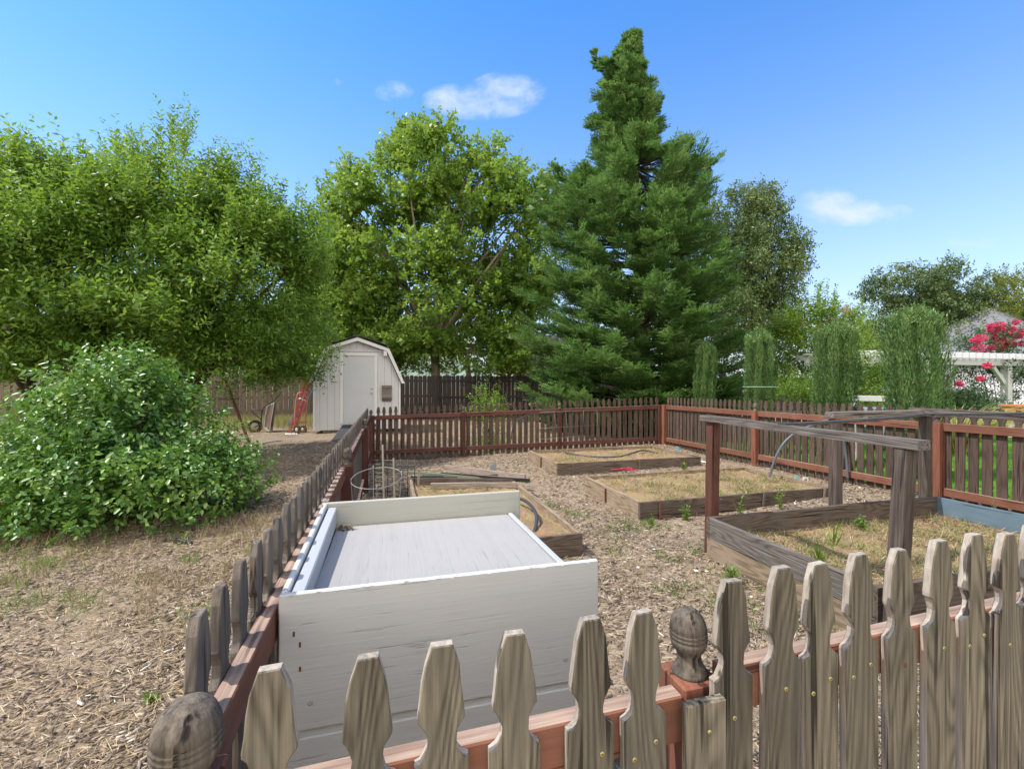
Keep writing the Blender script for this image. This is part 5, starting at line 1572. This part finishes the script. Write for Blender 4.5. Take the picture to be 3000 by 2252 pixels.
def bushy(name, label, cat, lobes, n, leafm, seed, ll, lw, tl=.3, nl=9, up=.7, group=None, stems=8, six=False, extra=None, jit=.5, droop=.03, clumps=12):
    rng = np.random.default_rng(seed)
    c0 = np.mean([l[0] for l in lobes], axis=0); base = Vector((c0[0], c0[1], gz(c0[0], c0[1])))
    root = thing(name, base, label, cat, group)
    m = MB()
    for i in range(stems):
        c, r = lobes[i % len(lobes)]
        e = Vector(c) + Vector(tuple(nrm(rng.normal(0, 1, (1, 3)))[0] * np.array(r) * .6))
        b = base + Vector((rng.normal(0, .08), rng.normal(0, .08), -.03))
        m.tube(bez(b, Vector((b.x * .6 + e.x * .4, b.y * .6 + e.y * .4, (b.z + e.z) * .6)), e, 6), [.022, .018, .014, .01, .007, .003], 5)
    m.build('trunk', M_BARK, root)
    p, o = lobe_points(rng, lobes, n, clumps, .35, .25)
    ok = p[:, 2] > base.z; p, o = p[ok], o[ok]
    parts = [sprigs(rng, p, o, nl, tl, ll, lw, up, jit, droop, .6, six, .5)]
    if extra: parts += extra(rng)
    v, f = join(parts)
    add('crown', fast_mesh('crown', v - np.array(base), f, leafm), root, Matrix.Translation(base))
    return root, base


bushy('young_shrub', 'bright green young shrub right behind the far picket fence', 'shrub', [lobe(1045, 880, 28, 45, 10.9, .35), lobe(1065, 920, 30, 60, 10.9, .35), lobe(1030, 930, 26, 60, 10.9, .3), lobe(1050, 975, 34, 30, 10.9, .35)], 260, L_LIGHT, 91, .07, .026, .32, 12, 1.0)
cr, cb = bushy('crape_myrtle', 'light green crape myrtle with faded pale pink tips left of the middle cypress', 'shrub', [lobe(1765, 745, 62, 60, 12.6, .9), lobe(1740, 700, 40, 32, 12.6, .5), lobe(1795, 690, 42, 26, 12.6, .5), lobe(1740, 815, 55, 50, 12.4, .8), lobe(1820, 730, 30, 40, 12.6, .5), lobe(1720, 760, 30, 60, 12.4, .5), lobe(1700, 720, 22, 25, 12.4, .4)], 1500, L_CRAPE, 92, .085, .042, .42, 11, .8,
              extra=shoots([(1730, 690, -.1, .7), (1762, 680, .05, .8), (1790, 690, .2, .7), (1822, 700, .4, .6), (1700, 720, -.7, .5)], 12.6, .08, .04))
for (dx, dy) in ((1729, 699), (1762, 712), (1823, 668), (1790, 690), (1763, 734)):
    q = np.array(D(dx, dy, 12.3)); rng = np.random.default_rng(int(dx)); n = 60
    v, f = leaves(q + rng.normal(0, .06, (n, 3)), rng.normal(0, 1, (n, 3)), rng.normal(0, 1, (n, 3)), .05, .04)
    add('flower_cluster', fast_mesh('flower_cluster', v - q, f, L_PPALE), cr, Matrix.Translation(Vector(q)))
bushy('green_shrub', 'leafy bright green shrub beneath the white arbor between two cypresses', 'shrub', [lobe(1890, 800, 58, 45, 9.6, .6), lobe(1870, 840, 60, 40, 9.5, .6), lobe(1920, 840, 40, 40, 9.5, .5)], 900, L_CRAPE, 93, .06, .032, .28, 10, .4)
bushy('green_shrub', 'low yellowish shrub right behind the fence at the foot of the crape myrtle', 'shrub', [lobe(1710, 845, 40, 35, 10.6, .5), lobe(1750, 855, 40, 25, 10.4, .5), lobe(1680, 850, 25, 25, 10.6, .4)], 420, L_CRAPE, 94, .06, .03, .3, 9, .6)
bushy('box_hedge', 'dark clipped hedge at the foot of the white house wall', 'hedge', [lobe(2070, 868, 40, 22, 11.2, .5), lobe(2105, 870, 36, 22, 11.2, .5), lobe(2050, 872, 22, 20, 11.2, .4)], 2200, L_DKG, 95, .04, .024, .12, 9, .5, clumps=40)
# crimson crape myrtle
pk, pb_ = bushy('pink_crape_myrtle', 'crape myrtle full of crimson-pink blossom above the right end of the arbor', 'shrub', [lobe(2130, 835, 32, 35, 12.6, .6), lobe(2175, 760, 50, 45, 12.4, .8), lobe(2215, 770, 40, 60, 12.4, .8), lobe(2225, 850, 26, 50, 13.0, .7), lobe(2120, 740, 35, 25, 12.5, .5), lobe(2105, 805, 26, 12, 12.6, .4), lobe(2128, 800, 30, 24, 12.0, .5)], 1100, L_DKG, 96, .07, .035, .36, 10, .6)
rngp = np.random.default_rng(97)
CL_ = [(a_ + rngp.uniform(-45, 45), b_ + rngp.uniform(-35, 35), c_ * .7) for a_, b_, c_ in ((1945, 705, 34), (2020, 698, 40), (1870, 800, 50), (2065, 760, 50), (2170, 770, 60), (2005, 838, 36), (2110, 800, 40), (2160, 700, 36), (2190, 690, 40), (1960, 800, 36), (2150, 860, 36), (2200, 820, 40))]
for (zx, zy, rr) in CL_ + list(((1945, 705, 34), (2020, 698, 40), (1870, 800, 50), (1805, 818, 28), (1985, 765, 36), (2065, 760, 50), (2110, 730, 36), (2170, 770, 60), (2005, 838, 36), (2078, 845, 24), (1850, 882, 55), (1955, 880, 34), (2020, 880, 38), (2140, 850, 24), (2195, 845, 26), (1915, 1025, 34), (1862, 1132, 26), (1686, 1172, 30), (2205, 745, 30), (1935, 738, 20))):
    y = 12.1 if zy < 900 else 11.0
    q = np.array(B5(zx, zy, y)); r = rr / 2.765 * y / FPX * .78; n = 150
    u = nrm(rngp.normal(0, 1, (n, 3))) * (rngp.uniform(.2, 1, n) ** .5)[:, None] * np.array([r, r, r * .75])
    v, f = leaves(q + u, u + rngp.normal(0, .04, (n, 3)), rngp.normal(0, 1, (n, 3)), .042, .038, .55, .25)
    add('flower_cluster', fast_mesh('flower_cluster', v - q, f, L_PINK), pk, Matrix.Translation(Vector(q)))
# ornamental grass
rng = np.random.default_rng(98); q = np.array(B5(1665, 1400, 8.9)); q[2] = gz(q[0], q[1])
og = thing('ornamental_grass', Vector(q), 'yellow-green fountain grass clump right of the largest cypress', 'ornamental grass')
n = 560; az = rng.uniform(0, 6.28, n); ln = rng.uniform(1.05, 1.75, n); parts = []
d0 = np.stack([np.cos(az) * rng.uniform(.05, .5, n), np.sin(az) * rng.uniform(.05, .5, n), np.ones(n)], 1)
p0 = q + np.stack([np.cos(az) * .1, np.sin(az) * .1, np.zeros(n)], 1); seg = 5
side = nrm(np.cross(nrm(d0), rng.normal(0, 1, (n, 3))))
for s_ in range(seg):
    t0, t1 = s_ / seg, (s_ + 1) / seg
    def pos(t): return p0 + d0 * (ln * t)[:, None] + np.stack([np.cos(az), np.sin(az), -np.ones(n) * 1.0], 1) * (.42 * t * t * ln)[:, None]
    w0, w1 = .012 * (1 - t0 * .8), .012 * (1 - t1 * .8)
    a, b = pos(t0), pos(t1); parts.append((np.stack([a - side * w0, a + side * w0, b + side * w1, b - side * w1], 1).reshape(-1, 3), np.arange(n * 4).reshape(n, 4)))
v, f = join(parts); add('blades', fast_mesh('blades', v - q, f, L_ORN), og, Matrix.Translation(Vector(q)))


# ---- clipped column cypresses
def cypress(label, cx, cy, ztop_, rad, seed, topw=.74, lean=0.0, bare=1.0):
    rng = np.random.default_rng(seed); g0 = gz(cx, cy); base = Vector((cx, cy, g0)); H = ztop_ - g0
    root = thing('column_cypress', base, label, 'cypress', 'clipped column cypresses behind the right fence')
    m = MB(); m.tube([base, base + Vector((0, 0, H * .8))], [.05, .015], 8); m.build('trunk', M_BARK, root)
    n = 30000
    az = rng.uniform(0, 6.283, n); h = rng.uniform(.02, 1, n)
    prof = np.interp(h, [0, .12, .5, .86, .95, 1.0], [.62, .80, 1.0, .97, topw, .25])
    prof = prof * (1 + .07 * np.sin(h * 9 + seed + az) + .05 * np.sin(h * 23 + 2 * az))
    fur = 1 - .42 * np.abs(np.sin(az * 3.5 + seed + .8 * np.sin(h * 3 + seed))) ** 3 - .10 * np.abs(np.sin(az * 8 + 5 * h)) ** 2
    rr = rad * prof * fur * rng.uniform(.72, 1.04, n) ** .6
    p = np.stack([cx + np.cos(az) * rr, cy + np.sin(az) * rr, g0 + h * H * rng.uniform(.985, 1.015, n)], 1)
    d = np.stack([np.cos(az) * .5, np.sin(az) * .5, 1.2 * np.ones(n)], 1) + rng.normal(0, .2, (n, 3))
    hole = (np.abs(np.mod(az - bare, 6.283) - .25) < .22) & (np.abs(h - .35) < .16) & (rng.uniform(0, 1, n) < .7)
    p[:, 0] += lean * (h - .2); p = p[~hole]; d = d[~hole]; az = az[~hole]; n = len(p)
    v1 = leaves(p, d, np.stack([np.cos(az), np.sin(az), .3 * np.ones(n)], 1) + rng.normal(0, .5, (n, 3)), rng.uniform(.03, .085, n), rng.uniform(.010, .017, n))
    k = 260; a2 = rng.uniform(0, 6.28, k); r2 = rad * .8 * rng.uniform(0, 1, k) ** .5
    tip = np.stack([cx + lean * .8 + np.cos(a2) * r2, cy + np.sin(a2) * r2, g0 + H * np.interp(r2 / rad, [0, .8], [.98, .9])], 1)
    v2 = sprigs(rng, tip, np.array([[0, 0, 1.0]] * k) + rng.normal(0, .12, (k, 3)), 8, .16, .07, .014, .5, .15, 0, .2, lift=1.2)
    v, f = join([v1, v2]); add('crown', fast_mesh('crown', v - np.array(base), f, L_CYP), root, Matrix.Translation(base))


cypress('smallest and narrowest clipped column cypress, nearest the redwood', 4.73, 11.1, 2.56, .265, 101, .9, .05, 4.0)
cypress('second column cypress from the redwood, with a plain wire tied round it', 5.20, 9.43, 2.70, .31, 102, .62, -.05, 5.2)
cypress('third column cypress from the redwood, right of the crape myrtle', 5.63, 7.9, 2.62, .355, 103, .9, .06, 3.6)
cypress('largest and nearest column cypress, just left of the fountain grass', 5.95, 6.64, 2.69, .40, 104, .72, -.03, 4.6)
m = MB(); c_ = Vector((5.20, 9.43, 1.57)); m.tube([c_ + Vector((math.cos(a) * .33, math.sin(a) * .33, 0)) for a in [6.2832 * k / 30 for k in range(31)]], .006, 5, cap=False)
tag(m.build('tie_wire', plain('pale_green_wire', (.35, .5, .4), .5)), 'pale wire loop tied round the second cypress', 'wire')

# ------------------------------------------------------------------ ground cover
rng = np.random.default_rng(201)


def blocked(x, y):
    b = np.zeros(len(x), bool)
    for c, lv, lu, z in BEDS:
        dx, dy = x - c.x, y - c.y
        v = dx * VV2.x + dy * VV2.y; u = dx * UV2.x + dy * UV2.y
        b |= (v > -.03) & (v < lv + .03) & (u > -.03) & (u < lu + .03)
    return b


def scatter(n, region, near=None):
    """points in the wedge seen from the garden's front, denser close by; region(x, y) keeps"""
    out_ = []
    tot = 0
    while tot < n:
        r = rng.uniform(0, 1, n) ** near[2] * (near[1] - near[0]) + near[0]
        a = rng.uniform(-.98, .98, n)
        x = r * np.sin(a); y = r * np.cos(a)
        k = region(x, y); q = np.stack([x[k], y[k]], 1); out_.append(q); tot += len(q)
    return np.concatenate(out_)[:n]


reg = lambda x, y: ~blocked(x, y) & ~right_of_fence(x, y, .2) & (y > .3)
q = scatter(140000, reg, (1.1, 13, 1.25)); n = len(q)
patch = np.sin(q[:, 0] * 1.7 + 1) * np.cos(q[:, 1] * 1.3) + .5 * np.sin(q[:, 0] * 4.1 + q[:, 1] * 3.3)
keep = rng.uniform(0, 1, n) < np.clip(.78 + .4 * patch, .25, 1); q = q[keep]; n = len(q)
dist = np.hypot(q[:, 0], q[:, 1])
L_ = (rng.gamma(3, .0068, n) + .006) * np.clip(.8 + .045 * dist, .8, 1.3); W_ = L_ * rng.uniform(.12, .36, n); L_ = np.clip(L_, .010, .085); W_ = np.clip(W_, .003, .016)
az = rng.normal(.6, 1.0, n); tilt = rng.normal(0, .16, n)
d = np.stack([np.cos(az), np.sin(az), tilt], 1); nn = np.stack([rng.normal(0, .28, n), rng.normal(0, .28, n), np.ones(n)], 1)
p = np.stack([q[:, 0], q[:, 1], tz(q[:, 0], q[:, 1]) + .006 + np.abs(rng.normal(0, .007, n))], 1)
d = nrm(d); s = nrm(np.cross(nn, d)); nn = np.cross(d, s)
a0_, a1, a2, a3 = rng.uniform(.3, 1, n), rng.uniform(.5, 1, n), rng.uniform(.3, 1, n), rng.uniform(.5, 1, n)
hw = W_[:, None] * .5; LL = L_[:, None]; th = nn * (W_[:, None] * rng.uniform(.08, .25, (n, 1)))
tp = np.stack([p - s * hw * a0_[:, None], p + s * hw * a1[:, None], p + d * LL + s * hw * a2[:, None], p + d * LL * .94 - s * hw * a3[:, None]], 1) + th[:, None]
bt = tp - 2 * th[:, None] * 1.4
v = np.concatenate([tp, bt], 1).reshape(-1, 3); b = np.arange(n)[:, None] * 8
f = np.concatenate([b + np.array([[0, 1, 2, 3]]), b + np.array([[1, 0, 4, 5]]), b + np.array([[2, 1, 5, 6]]), b + np.array([[3, 2, 6, 7]]), b + np.array([[0, 3, 7, 4]])], 1).reshape(-1, 4)
tag(add('bark_chips', fast_mesh('bark_chips', v, f, M_CHIP)), 'loose bark and wood chips covering the yard', 'mulch', kind='stuff')

# straw strands
q = np.concatenate([scatter(34000, reg, (1.0, 11, 1.25)), scatter(5000, lambda x, y: reg(x, y) & (x < -.6 - .28 * y), (1.2, 7, 1.2))]); n = len(q); az = rng.uniform(0, 6.28, n)
d = np.stack([np.cos(az), np.sin(az), rng.normal(.05, .14, n)], 1)
p = np.stack([q[:, 0], q[:, 1], tz(q[:, 0], q[:, 1]) + .012 + np.abs(rng.normal(0, .01, n))], 1)
v, f = leaves(p, d, np.array([[0, 0, 1.0]] * n) + rng.normal(0, .4, (n, 3)), rng.uniform(.03, .13, n), rng.uniform(.0015, .0035, n), .5, 0)
tag(add('straw', fast_mesh('straw', v, f, M_STRAW)), 'thin dry straw strands strewn over the mulch', 'straw', kind='stuff')


def blades(name, label, pts, z, hl, w, matl, lean=.35, curl=.0, per=7, sp=.03, cat='grass', kind='stuff'):
    n0 = len(pts); n = n0 * per
    b = np.repeat(np.concatenate([pts, z[:, None]], 1), per, 0) + np.concatenate([rng.normal(0, sp, (n, 2)), np.zeros((n, 1))], 1)
    d = np.concatenate([rng.normal(0, lean, (n, 2)), np.ones((n, 1))], 1)
    v, f = leaves(b, d, rng.normal(0, 1, (n, 3)), rng.uniform(hl[0], hl[1], n), rng.uniform(w * .6, w * 1.3, n), .35, 0)
    return tag(add(name, fast_mesh(name, v, f, matl)), label, cat, kind=kind)


def clumped(n, region, k, s, near):
    c = scatter(k, region, near); i = rng.integers(0, k, n)
    return c[i] + rng.normal(0, s, (n, 2))


# dry tufts over the left yard and under the shrub
lreg = lambda x, y: (x < -1.2 - .28 * y) & (y < 12) & (y > 2.6) & (x > -8)
q = np.concatenate([clumped(420, lambda x, y: lreg(x, y) & (y > 3.2) & (y < 5.3), 60, .12, (3.6, 8, 1.0)), clumped(160, lreg, 50, .10, (3, 11, 1))])
blades('dry_grass', 'dry straw-coloured tufts in the left yard', q, tz(q[:, 0], q[:, 1]), (.05, .20), .0035, L_DRY, .5, per=9, sp=.035)
q = clumped(260, lambda x, y: lreg(x, y) & (y > 3.2) & (y < 5.2) & (x < -2.2), 26, .13, (3.6, 8, 1.0))
blades('green_grass', 'thin green grass under the front of the shrub', q, tz(q[:, 0], q[:, 1]), (.04, .16), .005, L_WEED, .5, per=7, sp=.03)
# pale grass at the foot of the board fence by the wheelbarrow
xs = rng.uniform(-12, -5.9, 2600); t_ = (xs + 24) / .965; yy = 13.05 + .262 * t_ - rng.gamma(1.6, .75, 2600) - .15
ok = (yy > 12.6); q = np.stack([xs[ok], yy[ok]], 1)
blades('pale_grass', 'tall pale seeding grass along the foot of the board fence', q, tz(q[:, 0], q[:, 1]), (.12, .42), .008, L_PALEG, .28, per=7, sp=.05)
# strip between shed and back fence / along the back
q = clumped(300, lambda x, y: (y > 10.6) & (y < 16) & (x > -3) & (x < 3), 60, .2, (10.7, 17, 1))
blades('dry_grass', 'sparse dry grass beyond the far picket fence', q, tz(q[:, 0], q[:, 1]), (.06, .22), .006, L_DRY, .4, per=7, sp=.05)
# beds
allq, allz = [], []
for bi, (c, lv, lu, z) in enumerate(BEDS):
    n = (200, 230, 360, 760)[bi]
    k = (40, 80, 100, 150)[bi]
    cc_ = np.stack([rng.uniform(.08, lv - .08, k), rng.uniform(.08, lu - .08, k)], 1); i = rng.integers(0, k, n)
    a = np.clip(cc_[i] + rng.normal(0, .09, (n, 2)), .05, [lv - .05, lu - .05])
    xy = np.stack([c.x + a[:, 0] * VV2.x + a[:, 1] * UV2.x, c.y + a[:, 0] * VV2.y + a[:, 1] * UV2.y], 1)
    allq.append(xy); allz.append(np.full(n, z))
q = np.concatenate(allq); zz = np.concatenate(allz)
blades('dry_weeds', 'dry withered weeds and straw on the soil of the raised beds', q, zz, (.03, .13), .0032, L_DRY, .9, per=14, sp=.04)
gsel = rng.uniform(0, 1, len(q)) < np.where(np.arange(len(q)) > 430, .36, .10)
blades('low_weeds', 'low green weeds scattered on the soil of the raised beds', q[gsel], zz[gsel], (.02, .08), .010, L_WEED, .9, per=12, sp=.05)
# straw lying in beds
n = 4500; i = rng.integers(0, len(q), n); xy = q[i] + rng.normal(0, .05, (n, 2)); az = rng.uniform(0, 6.28, n)
ok = blocked(xy[:, 0], xy[:, 1]); xy = xy[ok]; zi = zz[i][ok]; az = az[ok]; n = len(xy)
v, f = leaves(np.stack([xy[:, 0], xy[:, 1], zi + .02 + np.abs(rng.normal(0, .012, n))], 1), np.stack([np.cos(az), np.sin(az), rng.normal(0, .15, n)], 1), np.array([[0, 0, 1.0]] * n), rng.uniform(.04, .16, n), .004, .5, 0)
tag(add('straw', fast_mesh('straw', v, f, M_STRAW)), 'fallen straw on the soil inside the raised beds', 'straw', kind='stuff')
# garden paths: small dry tufts and green patches
preg = lambda x, y: reg(x, y) & (x > -.9 - .28 * y + .35) & (y > 2.2) & (y < 10.2)
q = clumped(260, preg, 60, .10, (2.5, 10.5, 1)); q = q[preg(q[:, 0], q[:, 1])]
blades('dry_grass', 'small dry tufts on the paths between the raised beds', q, tz(q[:, 0], q[:, 1]), (.03, .10), .004, L_DRY, .7, per=8, sp=.035)
ctr = np.array([(1.25, 4.75), (1.05, 4.55), (1.5, 4.75), (1.9, 3.3), (1.95, 2.95), (1.75, 3.55), (.95, 4.2), (1.3, 3.9), (1.15, 3.3), (1.6, 2.9), (.4, 5.6), (.75, 5.2), (2.05, 2.45), (1.75, 4.05), (1.45, 3.1)])
q = ctr[rng.integers(0, len(ctr), 190)] + rng.normal(0, .10, (190, 2)); q = q[~blocked(q[:, 0], q[:, 1])]
blades('low_weeds', 'mats of low green weeds on the path between the beds', q, tz(q[:, 0], q[:, 1]), (.02, .075), .007, L_WEED, .8, per=12, sp=.04)
# lawn blades showing through the right fence
q = rng.uniform([3.5, 2], [11, 12], (9000, 2)); q = q[right_of_fence(q[:, 0], q[:, 1], .5) & (q[:, 0] * -.262 + q[:, 1] * .965 < 10.5)]
blades('lawn_grass', 'short green lawn grass behind the right fence', q, tz(q[:, 0], q[:, 1]), (.04, .09), .008, L_LAWN, .35, per=6, sp=.05)
# pale litter flecks
q = scatter(120, preg, (2.4, 9, 1)); n = len(q); az = rng.uniform(0, 6.28, n)
v, f = leaves(np.stack([q[:, 0], q[:, 1], tz(q[:, 0], q[:, 1]) + .02], 1), np.stack([np.cos(az), np.sin(az), rng.normal(0, .1, n)], 1), np.array([[0, 0, 1.0]] * n) + rng.normal(0, .2, (n, 3)), rng.uniform(.015, .05, n), rng.uniform(.012, .03, n), .5, 0)
tag(add('pale_litter', fast_mesh('pale_litter', v, f, plain('bleached_fragments', (.70, .68, .64), .8))), 'small bleached white fragments on the garden paths', 'litter', kind='stuff')


# ---- single weeds one can pick out
def weed(label, x, y, z, h, n, ll, lw, seed, cat='weed', mat=None, lean=.25):
    rr = np.random.default_rng(seed); b = Vector((x, y, z))
    root = thing('green_weed', b, label, cat, 'weeds in and around the beds')
    m = MB(); parts = []
    for i in range(n):
        d = Vector((rr.normal(0, lean), rr.normal(0, lean), 1)).normalized(); hh = h * rr.uniform(.6, 1.1)
        m.tube([b, b + d * hh * .5, b + d * hh + Vector((0, 0, 0))], [.003, .0025, .001], 4)
        parts.append(sprigs(rr, np.array([b]), np.array([d]), 18, hh, ll, lw, .2, .05, 0, .5, lift=.5))
    m.build('stem', M_STALK, root); v, f = join(parts)
    add('leaves', fast_mesh('leaves', v - np.array(b), f, mat or L_WEED), root, Matrix.Translation(b))


weed('tall green weed before the middle bed, left of the brown timber post', P(2020, 1510, 4.85).x, 4.98, .10, .24, 5, .045, .022, 301)
weed('two-stemmed green weed behind the brown timber post', P(2155, 1500, 5.1).x, 5.0, .13, .24, 3, .045, .02, 302)
weed('pale weed with withered leaves at the middle bed, right of the two-stemmed weed', P(2278, 1480, 5.3).x, 5.25, .15, .30, 3, .05, .022, 303, mat=L_CRAPE)
weed('bushy weed at the near corner of the middle bed', P(1905, 1520, 4.85).x, 4.83, .10, .11, 7, .035, .018, 304)
weed('green weed at the foot of the tall bed, beside its left board', 1.62, 3.35, gz(1.62, 3.35), .16, 8, .035, .018, 305)
weed('leafy weed hugging the near part of the tall bed, left side', 1.80, 2.95, gz(1.8, 2.95), .14, 8, .035, .018, 306)
weed('green weed clump inside the tall bed close to its far board', 3.2, 4.15, .27, .13, 9, .04, .02, 307)
weed('spindly weed before the right picket fence behind the blue board', P(2880, 1490, 4.5).x, 4.45, .25, .32, 2, .035, .015, 308)
weed('green creeping weed on the mulch beside the left picket fence', P(470, 1960, 2.35).x, 2.3, 0, .06, 4, .03, .015, 309, lean=1.2)
weed('weed at the far end of the middle bed by its right corner', P(2000, 1397, 6.9).x, 6.85, .27, .18, 4, .05, .022, 310)
# onion-like tufts in the tall bed
for lab, x, y, n, hl, sd_i, mt in (('upright onion-like green tuft in the tall bed', 2.66, 3.72, 9, (.16, .34), 5, L_LIGHT), ('yellowing grass tuft in the tall bed near its left board', 2.12, 3.15, 26, (.08, .22), 6, L_WEED), ('drooping yellow-green tuft in the tall bed beside the onion-like tuft', 2.35, 3.45, 22, (.07, .2), 7, L_CRAPE)):
    rr = np.random.default_rng(sd_i); b = np.array([x, y, .265])
    d = np.concatenate([rr.normal(0, .28, (n, 2)), np.ones((n, 1))], 1)
    v, f = leaves(b + np.concatenate([rr.normal(0, .02, (n, 2)), np.zeros((n, 1))], 1), d, rr.normal(0, 1, (n, 3)), rr.uniform(*hl, n), .013, .35, .1)
    tag(add('grass_tuft', fast_mesh('grass_tuft', v - b, f, mt), None, Matrix.Translation(Vector(b))), lab, 'grass tuft', 'grass tufts in the tall bed')
